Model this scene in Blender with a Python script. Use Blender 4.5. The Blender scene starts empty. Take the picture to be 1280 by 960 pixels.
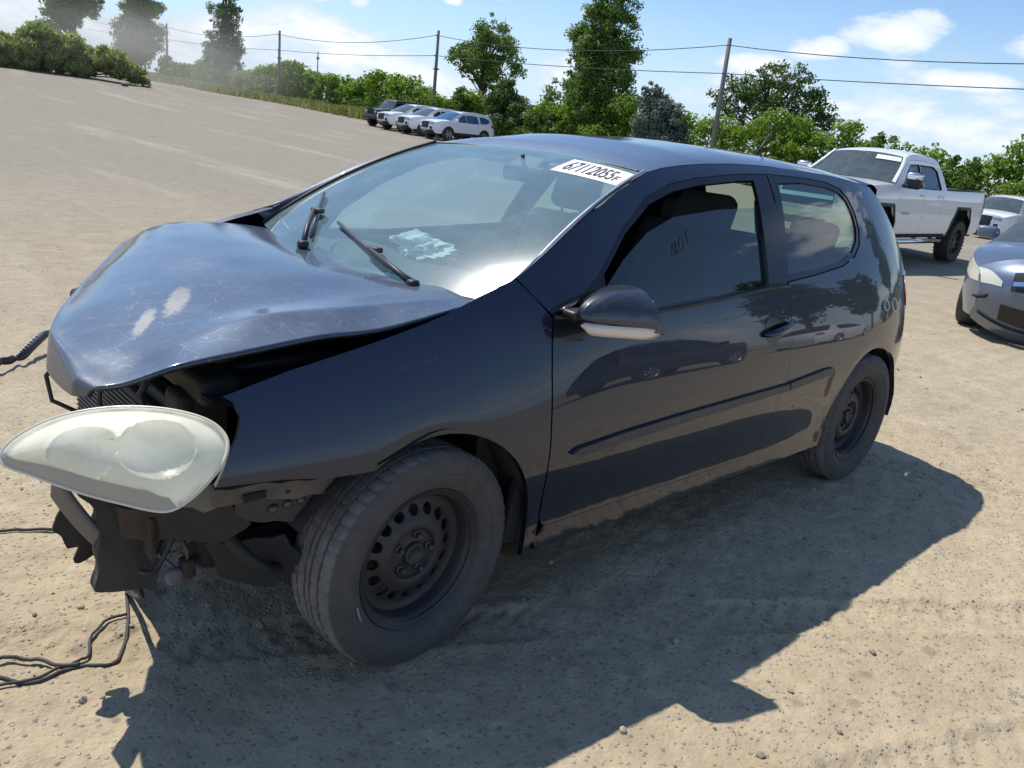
import bpy, bmesh, math, random
import numpy as np
from mathutils import Vector, Matrix
from mathutils.geometry import delaunay_2d_cdt
random.seed(7); rng = np.random.default_rng(7)
sc = bpy.context.scene
COL = sc.collection
# ------------------------------------------------------------------ camera
cam_d = bpy.data.cameras.new('camera'); cam = bpy.data.objects.new('camera', cam_d); COL.objects.link(cam)
R = np.array([[-0.7370449454, 0.6671455667, 0.1080811792],
              [0.1233314137, 0.2900037868, -0.9490453972],
              [-0.6644953806, -0.6861593083, -0.2960258311]])
CAMP = np.array([1.2384035, 2.3845425, 1.4606709])
Mx = Matrix.Identity(4)
for i in range(3):
    Mx[i][0] = R[0, i]; Mx[i][1] = -R[1, i]; Mx[i][2] = -R[2, i]; Mx[i][3] = CAMP[i]
cam.matrix_world = Mx
cam_d.sensor_width = 36; cam_d.lens = 28.64248; cam_d.clip_start = 0.05; cam_d.clip_end = 6000
sc.camera = cam
# ------------------------------------------------------------------ sky, sun, exposure
SUN = Vector((0.03, -0.52, 0.854)).normalized()
EL = math.asin(SUN.z); ROT = math.atan2(SUN.x, SUN.y)
world = bpy.data.worlds.new('World'); sc.world = world; world.use_nodes = True
wt = world.node_tree; wt.nodes.clear()
def N(t, typ, **kw):
    n = t.nodes.new(typ)
    for k, v in kw.items():
        if k.startswith('i_'):
            n.inputs[int(k[2:]) if k[2:].isdigit() else k[2:].replace('_', ' ')].default_value = v
        else: setattr(n, k, v)
    return n
def math_(t, op, a, b=None, c=None, clamp=False):
    n = t.nodes.new('ShaderNodeMath'); n.operation = op; n.use_clamp = clamp
    for i, v in enumerate((a, b, c)):
        if v is None: continue
        if isinstance(v, (int, float)): n.inputs[i].default_value = v
        else: t.links.new(v, n.inputs[i])
    return n.outputs[0]
def ramp(t, fac, a, b, ca=(0, 0, 0, 1), cb=(1, 1, 1, 1), smooth=True):
    if a > b: a, b, ca, cb = b, a, cb, ca
    n = t.nodes.new('ShaderNodeValToRGB'); e = n.color_ramp.elements
    e[0].position = a; e[1].position = b; e[0].color = ca; e[1].color = cb
    if smooth: n.color_ramp.interpolation = 'EASE'
    t.links.new(fac, n.inputs[0]); return n.outputs[0]
def mixc(t, fac, a, b, mode='MIX'):
    n = t.nodes.new('ShaderNodeMix'); n.data_type = 'RGBA'; n.blend_type = mode
    for i, v in ((0, fac), (6, a), (7, b)):
        if isinstance(v, (int, float)): n.inputs[i].default_value = v
        elif isinstance(v, tuple): n.inputs[i].default_value = v if len(v) == 4 else (*v, 1)
        else: t.links.new(v, n.inputs[i])
    return n.outputs[2]
def noise(t, vec, scale, detail=4, rough=.55, dist=0):
    n = N(t, 'ShaderNodeTexNoise'); n.inputs['Scale'].default_value = scale; n.inputs['Detail'].default_value = detail
    n.inputs['Roughness'].default_value = rough; n.inputs['Distortion'].default_value = dist
    if vec is not None: t.links.new(vec, n.inputs['Vector'])
    return n.outputs['Fac']
SKY_STRENGTH = 0.115
sky = N(wt, 'ShaderNodeTexSky', sky_type='NISHITA', sun_disc=False)
sky.sun_elevation = EL; sky.sun_rotation = ROT; sky.air_density = 1.0; sky.dust_density = 0.15; sky.ozone_density = 2.2; sky.altitude = 50
tc = N(wt, 'ShaderNodeTexCoord'); sep = N(wt, 'ShaderNodeSeparateXYZ'); wt.links.new(tc.outputs['Generated'], sep.inputs[0])
# clouds: azimuth measured clockwise from the camera's heading, elevation in radians
HEAD = math.atan2(R[2, 1], R[2, 0])
hx, hy = math.cos(HEAD), math.sin(HEAD)
fwd = math_(wt, 'ADD', math_(wt, 'MULTIPLY', sep.outputs[0], hx), math_(wt, 'MULTIPLY', sep.outputs[1], hy))
rgt = math_(wt, 'ADD', math_(wt, 'MULTIPLY', sep.outputs[0], hy), math_(wt, 'MULTIPLY', sep.outputs[1], -hx))
az = math_(wt, 'ARCTAN2', rgt, fwd)
el = math_(wt, 'ARCSINE', sep.outputs[2])
cv = N(wt, 'ShaderNodeCombineXYZ'); wt.links.new(az, cv.inputs[0]); wt.links.new(math_(wt, 'MULTIPLY', el, 2.2), cv.inputs[1])
nz = noise(wt, cv.outputs[0], 9.0, 7, .6, .2)
nb = noise(wt, cv.outputs[0], 3.0, 3, .5)
# band of cumulus low over the horizon, thinning out higher up
band = math_(wt, 'SUBTRACT', 1.0, math_(wt, 'ABSOLUTE', math_(wt, 'DIVIDE', math_(wt, 'SUBTRACT', el, 0.055), 0.085)))
band = math_(wt, 'MULTIPLY', math_(wt, 'MAXIMUM', band, 0.0), 0.55)
dens = math_(wt, 'ADD', band, math_(wt, 'MULTIPLY', math_(wt, 'SUBTRACT', nb, 0.5), 0.9))
CLOUDS = []  # (azimuth deg, elevation deg, half width deg, half height deg, weight)
CLOUDS = [(23.5, 14.6, 3.4, 1.5, .95), (27.6, 15.4, 2.2, 1.1, .95), (13.6, 9.9, 2.0, .85, .95), (-14.9, 6.7, 1.6, .5, .9), (-12.4, 6.6, 1.1, .6, .9),
          (3.0, 4.6, 3.0, 1.1, .9), (21.0, 8.0, 4.2, 1.5, .9), (29.5, 7.4, 4.5, 1.2, .9), (33, 10.0, 3.6, 1.0, .9), (32.0, 4.6, 4, .9, .8), (25.5, 5.6, 3.4, .9, .95), (18, 3.6, 3.5, .9, .85), (24, 3.0, 5, .8, .8), (28.5, 4.0, 3, .7, .8), (16.5, 6.8, 2.6, 1.0, .9), (3.0, 7.6, 1.6, .6, .9),
          (-6.5, 7.4, .8, .35, .8), (-3.6, 8.0, .7, .35, .8), (13, 5.6, 3.0, 1.0, .9), (-9, 3.0, 6, 1.0, .8),
          (60, 20, 14, 5, .8), (-60, 24, 12, 5, .8), (150, 22, 16, 6, .8), (-130, 20, 16, 5, .8)]
blob = None
for a, e, wa, we, k in CLOUDS:
    da = math_(wt, 'DIVIDE', math_(wt, 'SUBTRACT', az, math.radians(a)), math.radians(wa))
    de = math_(wt, 'DIVIDE', math_(wt, 'SUBTRACT', el, math.radians(e)), math.radians(we))
    r2 = math_(wt, 'ADD', math_(wt, 'MULTIPLY', da, da), math_(wt, 'MULTIPLY', de, de))
    b = math_(wt, 'MULTIPLY', math_(wt, 'SUBTRACT', 1.25, r2), k)
    blob = b if blob is None else math_(wt, 'MAXIMUM', blob, b)
blob = math_(wt, 'MAXIMUM', blob, 0.0)
dens = math_(wt, 'MAXIMUM', dens, math_(wt, 'MULTIPLY', blob, 0.62))
dens = math_(wt, 'ADD', dens, math_(wt, 'MULTIPLY', math_(wt, 'SUBTRACT', nz, 0.5), 1.5))
cmask = ramp(wt, dens, 0.32, 0.54)
cshade = ramp(wt, dens, 0.45, 1.0, (5.6, 6.4, 7.4, 1), (9.6, 9.6, 9.6, 1))
skyc = mixc(wt, 1.0, sky.outputs[0], (.86, .94, 1.06, 1), 'MULTIPLY')
hz = math_(wt, 'MULTIPLY', ramp(wt, el, .17, .0), .85)
skyc = mixc(wt, hz, skyc, (4.5, 5.75, 7.1, 1))
col = mixc(wt, cmask, skyc, cshade)
bg = N(wt, 'ShaderNodeBackground'); bg.inputs[1].default_value = SKY_STRENGTH
wt.links.new(col, bg.inputs[0]); wo = N(wt, 'ShaderNodeOutputWorld'); wt.links.new(bg.outputs[0], wo.inputs[0])
sd = bpy.data.lights.new('sun', 'SUN'); sd.energy = 4.0; sd.angle = math.radians(0.5); sd.color = (1.0, 0.955, 0.88)
sun = bpy.data.objects.new('sun', sd); COL.objects.link(sun); sun.rotation_euler = SUN.to_track_quat('Z', 'Y').to_euler()
sc.view_settings.view_transform = 'Standard'; sc.view_settings.look = 'None'; sc.view_settings.exposure = 0.28; sc.view_settings.gamma = 1
sc.cycles.max_bounces = 10; sc.cycles.transparent_max_bounces = 24; sc.cycles.glossy_bounces = 5; sc.cycles.volume_bounces = 0
sc.cycles.use_denoising = True
# ------------------------------------------------------------------ materials
def newmat(name):
    m = bpy.data.materials.new(name); m.use_nodes = True; t = m.node_tree
    return m, t, t.nodes['Principled BSDF']
def ocoord(t, kind='Object'):
    return N(t, 'ShaderNodeTexCoord').outputs[kind]
def bump(t, p, h, strength=.3, dist=.01):
    b = N(t, 'ShaderNodeBump'); b.inputs['Strength'].default_value = strength; b.inputs['Distance'].default_value = dist
    t.links.new(h, b.inputs['Height']); t.links.new(b.outputs[0], p.inputs['Normal'])
def plain(name, c, rough=.6, metal=0, var=.25, scale=8, coat=0, bmp=0, coat_rough=.05, spec=.5):
    m, t, p = newmat(name); v = ocoord(t)
    f = noise(t, v, scale, 5)
    lo = tuple(x * (1 - var) for x in c); hi = tuple(min(1, x * (1 + var)) for x in c)
    t.links.new(mixc(t, f, lo, hi), p.inputs['Base Color'])
    r = N(t, 'ShaderNodeMapRange'); r.inputs[3].default_value = max(0, rough - .12); r.inputs[4].default_value = min(1, rough + .12)
    t.links.new(noise(t, v, scale * 1.7, 4), r.inputs[0]); t.links.new(r.outputs[0], p.inputs['Roughness'])
    p.inputs['Metallic'].default_value = metal; p.inputs['Coat Weight'].default_value = coat; p.inputs['Coat Roughness'].default_value = coat_rough
    p.inputs['Specular IOR Level'].default_value = spec
    if bmp: bump(t, p, noise(t, v, scale * 6, 6), bmp, .006)
    return m
def paint(name, c, dust=.05, dcol=(.33, .29, .24), coat_rough=.03, metal=0, wear=None, rough=.4, spec=.5):
    m, t, p = newmat(name); v = ocoord(t)
    f = ramp(t, noise(t, v, 2.2, 8, .68), .35, .8)
    f2 = ramp(t, noise(t, v, 60, 3, .6), .55, .75)
    fac = math_(t, 'MULTIPLY', math_(t, 'ADD', math_(t, 'MULTIPLY', f, .8), math_(t, 'MULTIPLY', f2, .5)), dust)
    sp = N(t, 'ShaderNodeSeparateXYZ'); t.links.new(v, sp.inputs[0])
    low = N(t, 'ShaderNodeMapRange'); low.inputs[1].default_value = .36; low.inputs[2].default_value = .2; low.inputs[4].default_value = dust * 2.2
    t.links.new(sp.outputs[2], low.inputs[0])
    fac = math_(t, 'ADD', fac, math_(t, 'MULTIPLY', low.outputs[0], noise(t, v, 7, 6, .7)))
    base = mixc(t, fac, c, dcol)
    cw = math_(t, 'SUBTRACT', 1.0, math_(t, 'MULTIPLY', fac, 2.0), clamp=True)
    if wear: base, cw = wear(t, v, base, cw)
    t.links.new(base, p.inputs['Base Color']); t.links.new(cw, p.inputs['Coat Weight'])
    p.inputs['Roughness'].default_value = rough; p.inputs['Metallic'].default_value = metal
    p.inputs['Specular IOR Level'].default_value = spec
    p.inputs['Coat Roughness'].default_value = coat_rough; p.inputs['Coat IOR'].default_value = 1.5
    return m
def glass(name, tint=(.8, .88, .86), dust=.04, film=0.0, ior=1.5, dcol=(.6, .58, .52), film_rough=.18):
    m = bpy.data.materials.new(name); m.use_nodes = True; t = m.node_tree; t.nodes.clear()
    tr = N(t, 'ShaderNodeBsdfTransparent'); tr.inputs[0].default_value = (*tint, 1)
    gl = N(t, 'ShaderNodeBsdfGlossy'); gl.inputs['Roughness'].default_value = 0.0
    fr = N(t, 'ShaderNodeFresnel'); fr.inputs[0].default_value = ior
    # two faces of the pane each reflect
    f2 = math_(t, 'MULTIPLY', fr.outputs[0], 1.8, clamp=True)
    # the Fresnel node inverts its IOR seen from behind: keep the same value on both sides
    geo = N(t, 'ShaderNodeNewGeometry')
    inv = N(t, 'ShaderNodeMix'); t.links.new(geo.outputs['Backfacing'], inv.inputs[0]); inv.inputs[2].default_value = ior; inv.inputs[3].default_value = 1 / ior
    t.links.new(inv.outputs[0], fr.inputs[0])
    a = N(t, 'ShaderNodeMixShader'); t.links.new(f2, a.inputs[0]); t.links.new(tr.outputs[0], a.inputs[1]); t.links.new(gl.outputs[0], a.inputs[2])
    df = N(t, 'ShaderNodeBsdfDiffuse'); df.inputs[0].default_value = (*dcol, 1)
    tl = N(t, 'ShaderNodeBsdfTranslucent'); tl.inputs[0].default_value = (*dcol, 1)
    dd = N(t, 'ShaderNodeMixShader'); dd.inputs[0].default_value = .35; t.links.new(df.outputs[0], dd.inputs[1]); t.links.new(tl.outputs[0], dd.inputs[2])
    v = ocoord(t)
    d = math_(t, 'MULTIPLY', math_(t, 'ADD', .72, math_(t, 'MULTIPLY', ramp(t, noise(t, v, 5, 8, .7), .4, .75), .42)), dust)
    b = N(t, 'ShaderNodeMixShader'); t.links.new(d, b.inputs[0]); t.links.new(a.outputs[0], b.inputs[1]); t.links.new(dd.outputs[0], b.inputs[2])
    out = b.outputs[0]
    if film:
        g2 = N(t, 'ShaderNodeBsdfGlossy'); g2.inputs['Roughness'].default_value = film_rough
        c = N(t, 'ShaderNodeMixShader'); c.inputs[0].default_value = film; t.links.new(out, c.inputs[1]); t.links.new(g2.outputs[0], c.inputs[2]); out = c.outputs[0]
    o = N(t, 'ShaderNodeOutputMaterial'); t.links.new(out, o.inputs[0])
    return m
def leafmat(name, c1, c2, trans=.35):
    m = bpy.data.materials.new(name); m.use_nodes = True; t = m.node_tree; t.nodes.clear()
    g = N(t, 'ShaderNodeNewGeometry'); v = ocoord(t)
    f = math_(t, 'ADD', math_(t, 'MULTIPLY', g.outputs['Random Per Island'], .65), math_(t, 'MULTIPLY', noise(t, v, .9, 3), .5), clamp=True)
    c = mixc(t, f, c1, c2)
    d = N(t, 'ShaderNodeBsdfPrincipled'); t.links.new(c, d.inputs['Base Color']); d.inputs['Roughness'].default_value = .55; d.inputs['Specular IOR Level'].default_value = .3
    tl = N(t, 'ShaderNodeBsdfTranslucent'); t.links.new(mixc(t, 1.0, c, (1.25, 1.35, .7, 1), 'MULTIPLY'), tl.inputs[0])
    s = N(t, 'ShaderNodeMixShader'); s.inputs[0].default_value = trans; t.links.new(d.outputs[0], s.inputs[1]); t.links.new(tl.outputs[0], s.inputs[2])
    o = N(t, 'ShaderNodeOutputMaterial'); t.links.new(s.outputs[0], o.inputs[0]); return m
# ------------------------------------------------------------------ object helpers
def tag(o, label=None, cat=None, group=None, kind=None):
    if label: o['label'] = label
    if cat: o['category'] = cat
    if group: o['group'] = group
    if kind: o['kind'] = kind
    return o
def empty(name, loc=(0, 0, 0), rz=0):
    o = bpy.data.objects.new(name, None); COL.objects.link(o); o.location = loc; o.rotation_euler = (0, 0, rz); o.empty_display_size = .2
    return o
def mesh(name, V, F, mat=None, parent=None, smooth=True, normals=None):
    me = bpy.data.meshes.new(name); me.from_pydata([tuple(map(float, v)) for v in V], [], [tuple(map(int, f)) for f in F]); me.update()
    if smooth: me.polygons.foreach_set('use_smooth', [True] * len(me.polygons))
    if normals is not None: me.normals_split_custom_set_from_vertices([tuple(map(float, n)) for n in normals])
    o = bpy.data.objects.new(name, me); COL.objects.link(o)
    if mat: me.materials.append(mat)
    if parent: o.parent = parent
    return o
class MB:
    """collects shapes that belong to one mesh"""
    def __init__(s): s.V = []; s.F = []
    def add(s, V, F):
        b = len(s.V); s.V += [tuple(map(float, v)) for v in V]; s.F += [tuple(int(i) + b for i in f) for f in F]; return s
    def box(s, c, d, rot=None):
        V = [Vector((sx * d[0] / 2, sy * d[1] / 2, sz * d[2] / 2)) for sx in (-1, 1) for sy in (-1, 1) for sz in (-1, 1)]
        if rot is not None: V = [rot @ v for v in V]
        V = [v + Vector(c) for v in V]
        return s.add(V, [(0, 1, 3, 2), (4, 6, 7, 5), (0, 4, 5, 1), (2, 3, 7, 6), (0, 2, 6, 4), (1, 5, 7, 3)])
    def rbox(s, c, d, bev=.03, rot=None, seg=3):
        bm = bmesh.new(); bmesh.ops.create_cube(bm, size=1)
        for v in bm.verts: v.co = Vector((v.co.x * d[0], v.co.y * d[1], v.co.z * d[2]))
        bmesh.ops.bevel(bm, geom=list(bm.edges), offset=min(bev, min(d) * .49), segments=seg, affect='EDGES', profile=.5)
        for v in bm.verts:
            w = v.co.copy()
            if rot is not None: w = rot @ w
            v.co = w + Vector(c)
        bm.verts.index_update(); s.add([v.co for v in bm.verts], [[v.index for v in f.verts] for f in bm.faces]); bm.free(); return s
    def tube(s, pts, rad, n=8, cap=True):
        pts = [Vector(p) for p in pts]; rs = rad if hasattr(rad, '__len__') else [rad] * len(pts)
        V = []; F = []; up = Vector((0, 0, 1)); px_ = None
        for i, p in enumerate(pts):
            tdir = (pts[min(i + 1, len(pts) - 1)] - pts[max(i - 1, 0)]).normalized()
            if px_ is None:
                px_ = tdir.cross(up if abs(tdir.z) < .9 else Vector((1, 0, 0))).normalized()
            else:
                px_ = (px_ - tdir * px_.dot(tdir)).normalized()
            py_ = tdir.cross(px_)
            for k in range(n):
                a = 2 * math.pi * k / n; V.append(p + (px_ * math.cos(a) + py_ * math.sin(a)) * rs[i])
        for i in range(len(pts) - 1):
            for k in range(n): F.append((i * n + k, i * n + (k + 1) % n, (i + 1) * n + (k + 1) % n, (i + 1) * n + k))
        if cap: F.append(tuple(range(n))[::-1]); F.append(tuple((len(pts) - 1) * n + k for k in range(n)))
        return s.add(V, F)
    def lathe(s, prof, n=48, axis='y', c=(0, 0, 0), closed=False):
        """prof: (radius, along axis) points"""
        V = []; F = []; m = len(prof)
        for k in range(n):
            a = 2 * math.pi * k / n
            for r, h in prof:
                x, z = r * math.cos(a), r * math.sin(a)
                V.append((c[0] + x, c[1] + h, c[2] + z) if axis == 'y' else (c[0] + x, c[1] + z, c[2] + h) if axis == 'z' else (c[0] + h, c[1] + x, c[2] + z))
        for k in range(n):
            for i in range(m if closed else m - 1):
                j = (i + 1) % m; k2 = (k + 1) % n
                F.append((k * m + i, k2 * m + i, k2 * m + j, k * m + j))
        return s.add(V, F)
    def grid(s, G, flip=False):
        G = np.asarray(G); a, b = G.shape[:2]
        F = [(i * b + j, (i + 1) * b + j, (i + 1) * b + j + 1, i * b + j + 1) for i in range(a - 1) for j in range(b - 1)]
        if flip: F = [f[::-1] for f in F]
        return s.add(G.reshape(-1, 3), F)
    def build(s, name, mat=None, parent=None, smooth=False):
        o = mesh(name, s.V, s.F, mat, parent, smooth); return o
def smooth_by_angle(o, deg=35):
    me = o.data; bm = bmesh.new(); bm.from_mesh(me)
    bmesh.ops.recalc_face_normals(bm, faces=bm.faces)
    for f in bm.faces: f.smooth = True
    for e in bm.edges:
        if len(e.link_faces) == 2 and e.calc_face_angle(0) > math.radians(deg): e.smooth = False
    bm.to_mesh(me); bm.free(); return o
def inpoly(P, poly):
    P = np.asarray(P); poly = np.asarray(poly); x, y = P[:, 0], P[:, 1]; r = np.zeros(len(P), bool); n = len(poly)
    for i in range(n):
        x1, y1 = poly[i]; x2, y2 = poly[(i + 1) % n]
        if y1 == y2: continue
        c = ((y1 > y) != (y2 > y)) & (x < (x2 - x1) * (y - y1) / (y2 - y1) + x1); r ^= c
    return r
def resample(poly, step, closed=True):
    out = []; n = len(poly)
    for i in range(n if closed else n - 1):
        a = np.array(poly[i], float); b = np.array(poly[(i + 1) % n], float); L = np.linalg.norm(b - a); k = max(1, int(round(L / step)))
        for j in range(k): out.append(a + (b - a) * j / k)
    if not closed: out.append(np.array(poly[-1], float))
    return np.array(out)
def catmull(P, k=6, closed=False):
    P = np.asarray(P, float); n = len(P); out = []
    for i in range(n if closed else n - 1):
        p0 = P[(i - 1) % n] if closed or i > 0 else 2 * P[0] - P[1]
        p1 = P[i]; p2 = P[(i + 1) % n]
        p3 = P[(i + 2) % n] if closed or i + 2 < n else 2 * P[-1] - P[-2]
        for j in range(k):
            u = j / k; out.append(.5 * (2 * p1 + (p2 - p0) * u + (2 * p0 - 5 * p1 + 4 * p2 - p3) * u * u + (3 * p1 - p0 - 3 * p2 + p3) * u ** 3))
    if not closed: out.append(P[-1])
    return np.array(out)
def inset(poly, d):
    P = np.asarray(poly, float); n = len(P); area = .5 * np.sum(P[:, 0] * np.roll(P[:, 1], -1) - np.roll(P[:, 0], -1) * P[:, 1]); sg = 1 if area > 0 else -1
    out = []
    for i in range(n):
        e1 = P[i] - P[i - 1]; e2 = P[(i + 1) % n] - P[i]; e1 /= np.linalg.norm(e1) + 1e-12; e2 /= np.linalg.norm(e2) + 1e-12
        n1 = np.array([-e1[1], e1[0]]) * sg; n2 = np.array([-e2[1], e2[0]]) * sg; m = n1 + n2; L = m @ m
        m = m * (2 / max(L, .8)); out.append(P[i] + m * d)
    return np.array(out)
def panel(name, surf, outline, mat, parent, holes=(), extra=None, step=.03, off=0.0, thick=.015, side=1, jitter=0, rim=True):
    """sheet metal: a region of the (x, z) side view laid on the body surface y = surf(x, z)"""
    loops = [resample(outline, step)] + [resample(h, step) for h in holes]
    V = []; E = []
    for L in loops:
        b = len(V); V += [tuple(q) for q in L]; E += [(b + i, b + (i + 1) % len(L)) for i in range(len(L))]
    o = loops[0]; x0, z0 = o.min(0); x1, z1 = o.max(0)
    gx, gz = np.meshgrid(np.arange(x0 + step * .5, x1, step), np.arange(z0 + step * .5, z1, step)); gx[::2] += step * .5
    G = np.stack([gx.ravel(), gz.ravel()], 1); bnd = np.array(V)
    keep = inpoly(G, outline)
    for h in holes: keep &= ~inpoly(G, h)
    G = G[keep]
    if len(G):
        dm = np.array([np.min(np.hypot(bnd[:, 0] - g[0], bnd[:, 1] - g[1])) for g in G]); G = G[dm > step * .45]
    if extra is not None:
        X_ = np.array(extra); kx = inpoly(X_, outline)
        for h in holes: kx &= ~inpoly(X_, h)
        X_ = X_[kx]; dm = np.array([np.min(np.hypot(bnd[:, 0] - g[0], bnd[:, 1] - g[1])) for g in X_]); X_ = X_[dm > .004]; dm = np.array([np.min(np.hypot(X_[:, 0] - g[0], X_[:, 1] - g[1])) for g in G]); G = np.vstack([G[dm > .006], X_])
    V += [tuple(g) for g in G]
    r = delaunay_2d_cdt([Vector(v) for v in V], E, [], 0, 1e-5)
    P = np.array([tuple(v) for v in r[0]]); T = np.array([tuple(f) for f in r[2]])
    cen = P[T].mean(1); ok = inpoly(cen, outline)
    for h in holes: ok &= ~inpoly(cen, h)
    T = T[ok]
    used = np.unique(T); mp = -np.ones(len(P), int); mp[used] = np.arange(len(used)); P = P[used]; T = mp[T]
    x, z = P[:, 0], P[:, 1]; y = surf(x, z) + off; e = 2e-3
    nx = -(surf(x + e, z) - surf(x - e, z)) / (2 * e); nzv = -(surf(x, z + e) - surf(x, z - e)) / (2 * e)
    nr = np.stack([nx, np.ones_like(nx), nzv], 1); nr /= np.linalg.norm(nr, axis=1)[:, None]
    a = P[T]; ar = (a[:, 1, 0] - a[:, 0, 0]) * (a[:, 2, 1] - a[:, 0, 1]) - (a[:, 2, 0] - a[:, 0, 0]) * (a[:, 1, 1] - a[:, 0, 1])
    T[ar > 0] = T[ar > 0][:, ::-1]      # outward = +y
    VV = np.stack([x, y, z], 1); FF = [tuple(t) for t in T]; NN = nr
    if rim and thick:
        cnt = {}
        for t in T:
            for i in range(3):
                a_, b_ = t[i], t[(i + 1) % 3]; k = (min(a_, b_), max(a_, b_)); cnt.setdefault(k, []).append((a_, b_))
        be = [v[0] for v in cnt.values() if len(v) == 1]
        V2 = list(map(tuple, VV)); N2 = list(map(tuple, NN))
        for a_, b_ in be:
            pa, pb = VV[a_], VV[b_]; d = pb - pa; m = np.cross(d, (NN[a_] + NN[b_]) / 2); m /= np.linalg.norm(m) + 1e-12
            ia = len(V2); V2 += [tuple(pa), tuple(pb), tuple(pb - NN[b_] * thick), tuple(pa - NN[a_] * thick)]; N2 += [tuple(m)] * 4
            FF.append((ia + 1, ia, ia + 3, ia + 2))
        VV, NN = np.array(V2), np.array(N2)
    if side < 0:
        VV = VV * (1, -1, 1); NN = NN * (1, -1, 1); FF = [f[::-1] for f in FF]
    return mesh(name, VV, FF, mat, parent, True, NN)
def sstep(a, b, x):
    t = np.clip((x - a) / (b - a), 0, 1); return t * t * (3 - 2 * t)
# ------------------------------------------------------------------ ground
def G(x, y):
    x = np.asarray(x, float); y = np.asarray(y, float)
    t = -y - 25.0; r = .032 * np.where(t > 12, t, np.where(t < -12, 0, (t + 12) ** 2 / 48.0)); r = np.minimum(r, 2.6)
    r = r + .62 * np.exp(-(((x + 13) / 14) ** 2 + ((y + 66) / 13) ** 2))
    r = r - .26 * np.exp(-(((x + 17) / 7) ** 2 + ((y + 3) / 5.5) ** 2)) - .06 * np.exp(-(((x + 8.5) / 3) ** 2 + ((y - .5) / 4) ** 2))
    r = r - .62 * np.exp(-(((x + 34) / 6) ** 2 + ((y + 8) / 9) ** 2))
    return r
def fbm2(x, y, seed=0, octs=((.35, 1.0),)):
    """sum of smooth value noise, lattice spacing / amplitude pairs"""
    out = np.zeros_like(x)
    for k, (L, A) in enumerate(octs):
        xi = x / L; yi = y / L; ix = np.floor(xi).astype(np.int64); iy = np.floor(yi).astype(np.int64); fx = xi - ix; fy = yi - iy
        fx = fx * fx * (3 - 2 * fx); fy = fy * fy * (3 - 2 * fy)
        def h(a, b):
            v = (a * 374761393 + b * 668265263 + (seed + k) * 974634777) & 0x7fffffff
            v = (v ^ (v >> 13)) * 1274126177 & 0x7fffffff
            return ((v ^ (v >> 16)) & 0xffff) / 65535.0 - .5
        out += A * ((h(ix, iy) * (1 - fx) + h(ix + 1, iy) * fx) * (1 - fy) + (h(ix, iy + 1) * (1 - fx) + h(ix + 1, iy + 1) * fx) * fy)
    return out
def relief(x, y):
    near = np.exp(-((np.hypot(x + 1, y - 1)) / 14.0) ** 2)
    h = fbm2(x, y, 1, ((1.3, .022), (.4, .011), (.13, .008), (.06, .007), (.034, .006), (.022, .0035)))
    # tyre ruts: soft-edged strips with tread bars pressed in
    for (cx, cy, ang, w, dep) in ((-1.3, 2.15, -.32, .11, .010), (-2.0, 1.9, -.55, .10, .009), (-3.3, 1.55, -1.1, .11, .010), (1.25, .2, 1.25, .11, .010), (1.6, -.6, .9, .10, .009), (1.0, 1.2, 1.7, .10, .008)):
        c, s = math.cos(ang), math.sin(ang); u = (x - cx) * c + (y - cy) * s; v = -(x - cx) * s + (y - cy) * c + .06 * np.sin(u * 1.3)
        m = sstep(w, w * .75, np.abs(v)); bars = (np.sin((u + np.abs(v) * .9) * 2 * math.pi / .075) > .1)
        brk = sstep(-.1, .15, fbm2(u, v, 9, ((.5, 1.0),)))
        h = h - m * brk * dep * (.35 + .65 * bars) + sstep(w * 1.5, w, np.abs(v)) * (1 - m) * .006 * brk
    return h * (near * .85 + .15 * np.exp(-(np.hypot(x, y) / 60) ** 2))
def axis(lo, hi, fine, far_lo, far_hi, grow=1.12):
    a = list(np.arange(lo, hi, fine)); d = fine
    while a[-1] < far_hi: d *= grow; a.append(a[-1] + min(d, 60))
    b = []; d = fine; c = lo
    while c > far_lo: d *= grow; c -= min(d, 60); b.append(c)
    return np.array(b[::-1] + a)
gx = axis(-4.2, 1.7, .015, -1500, 1500); gy = axis(-1.0, 2.2, .015, -1500, 1500)
X, Y = np.meshgrid(gx, gy, indexing='ij'); Z = G(X, Y) + relief(X, Y)
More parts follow.
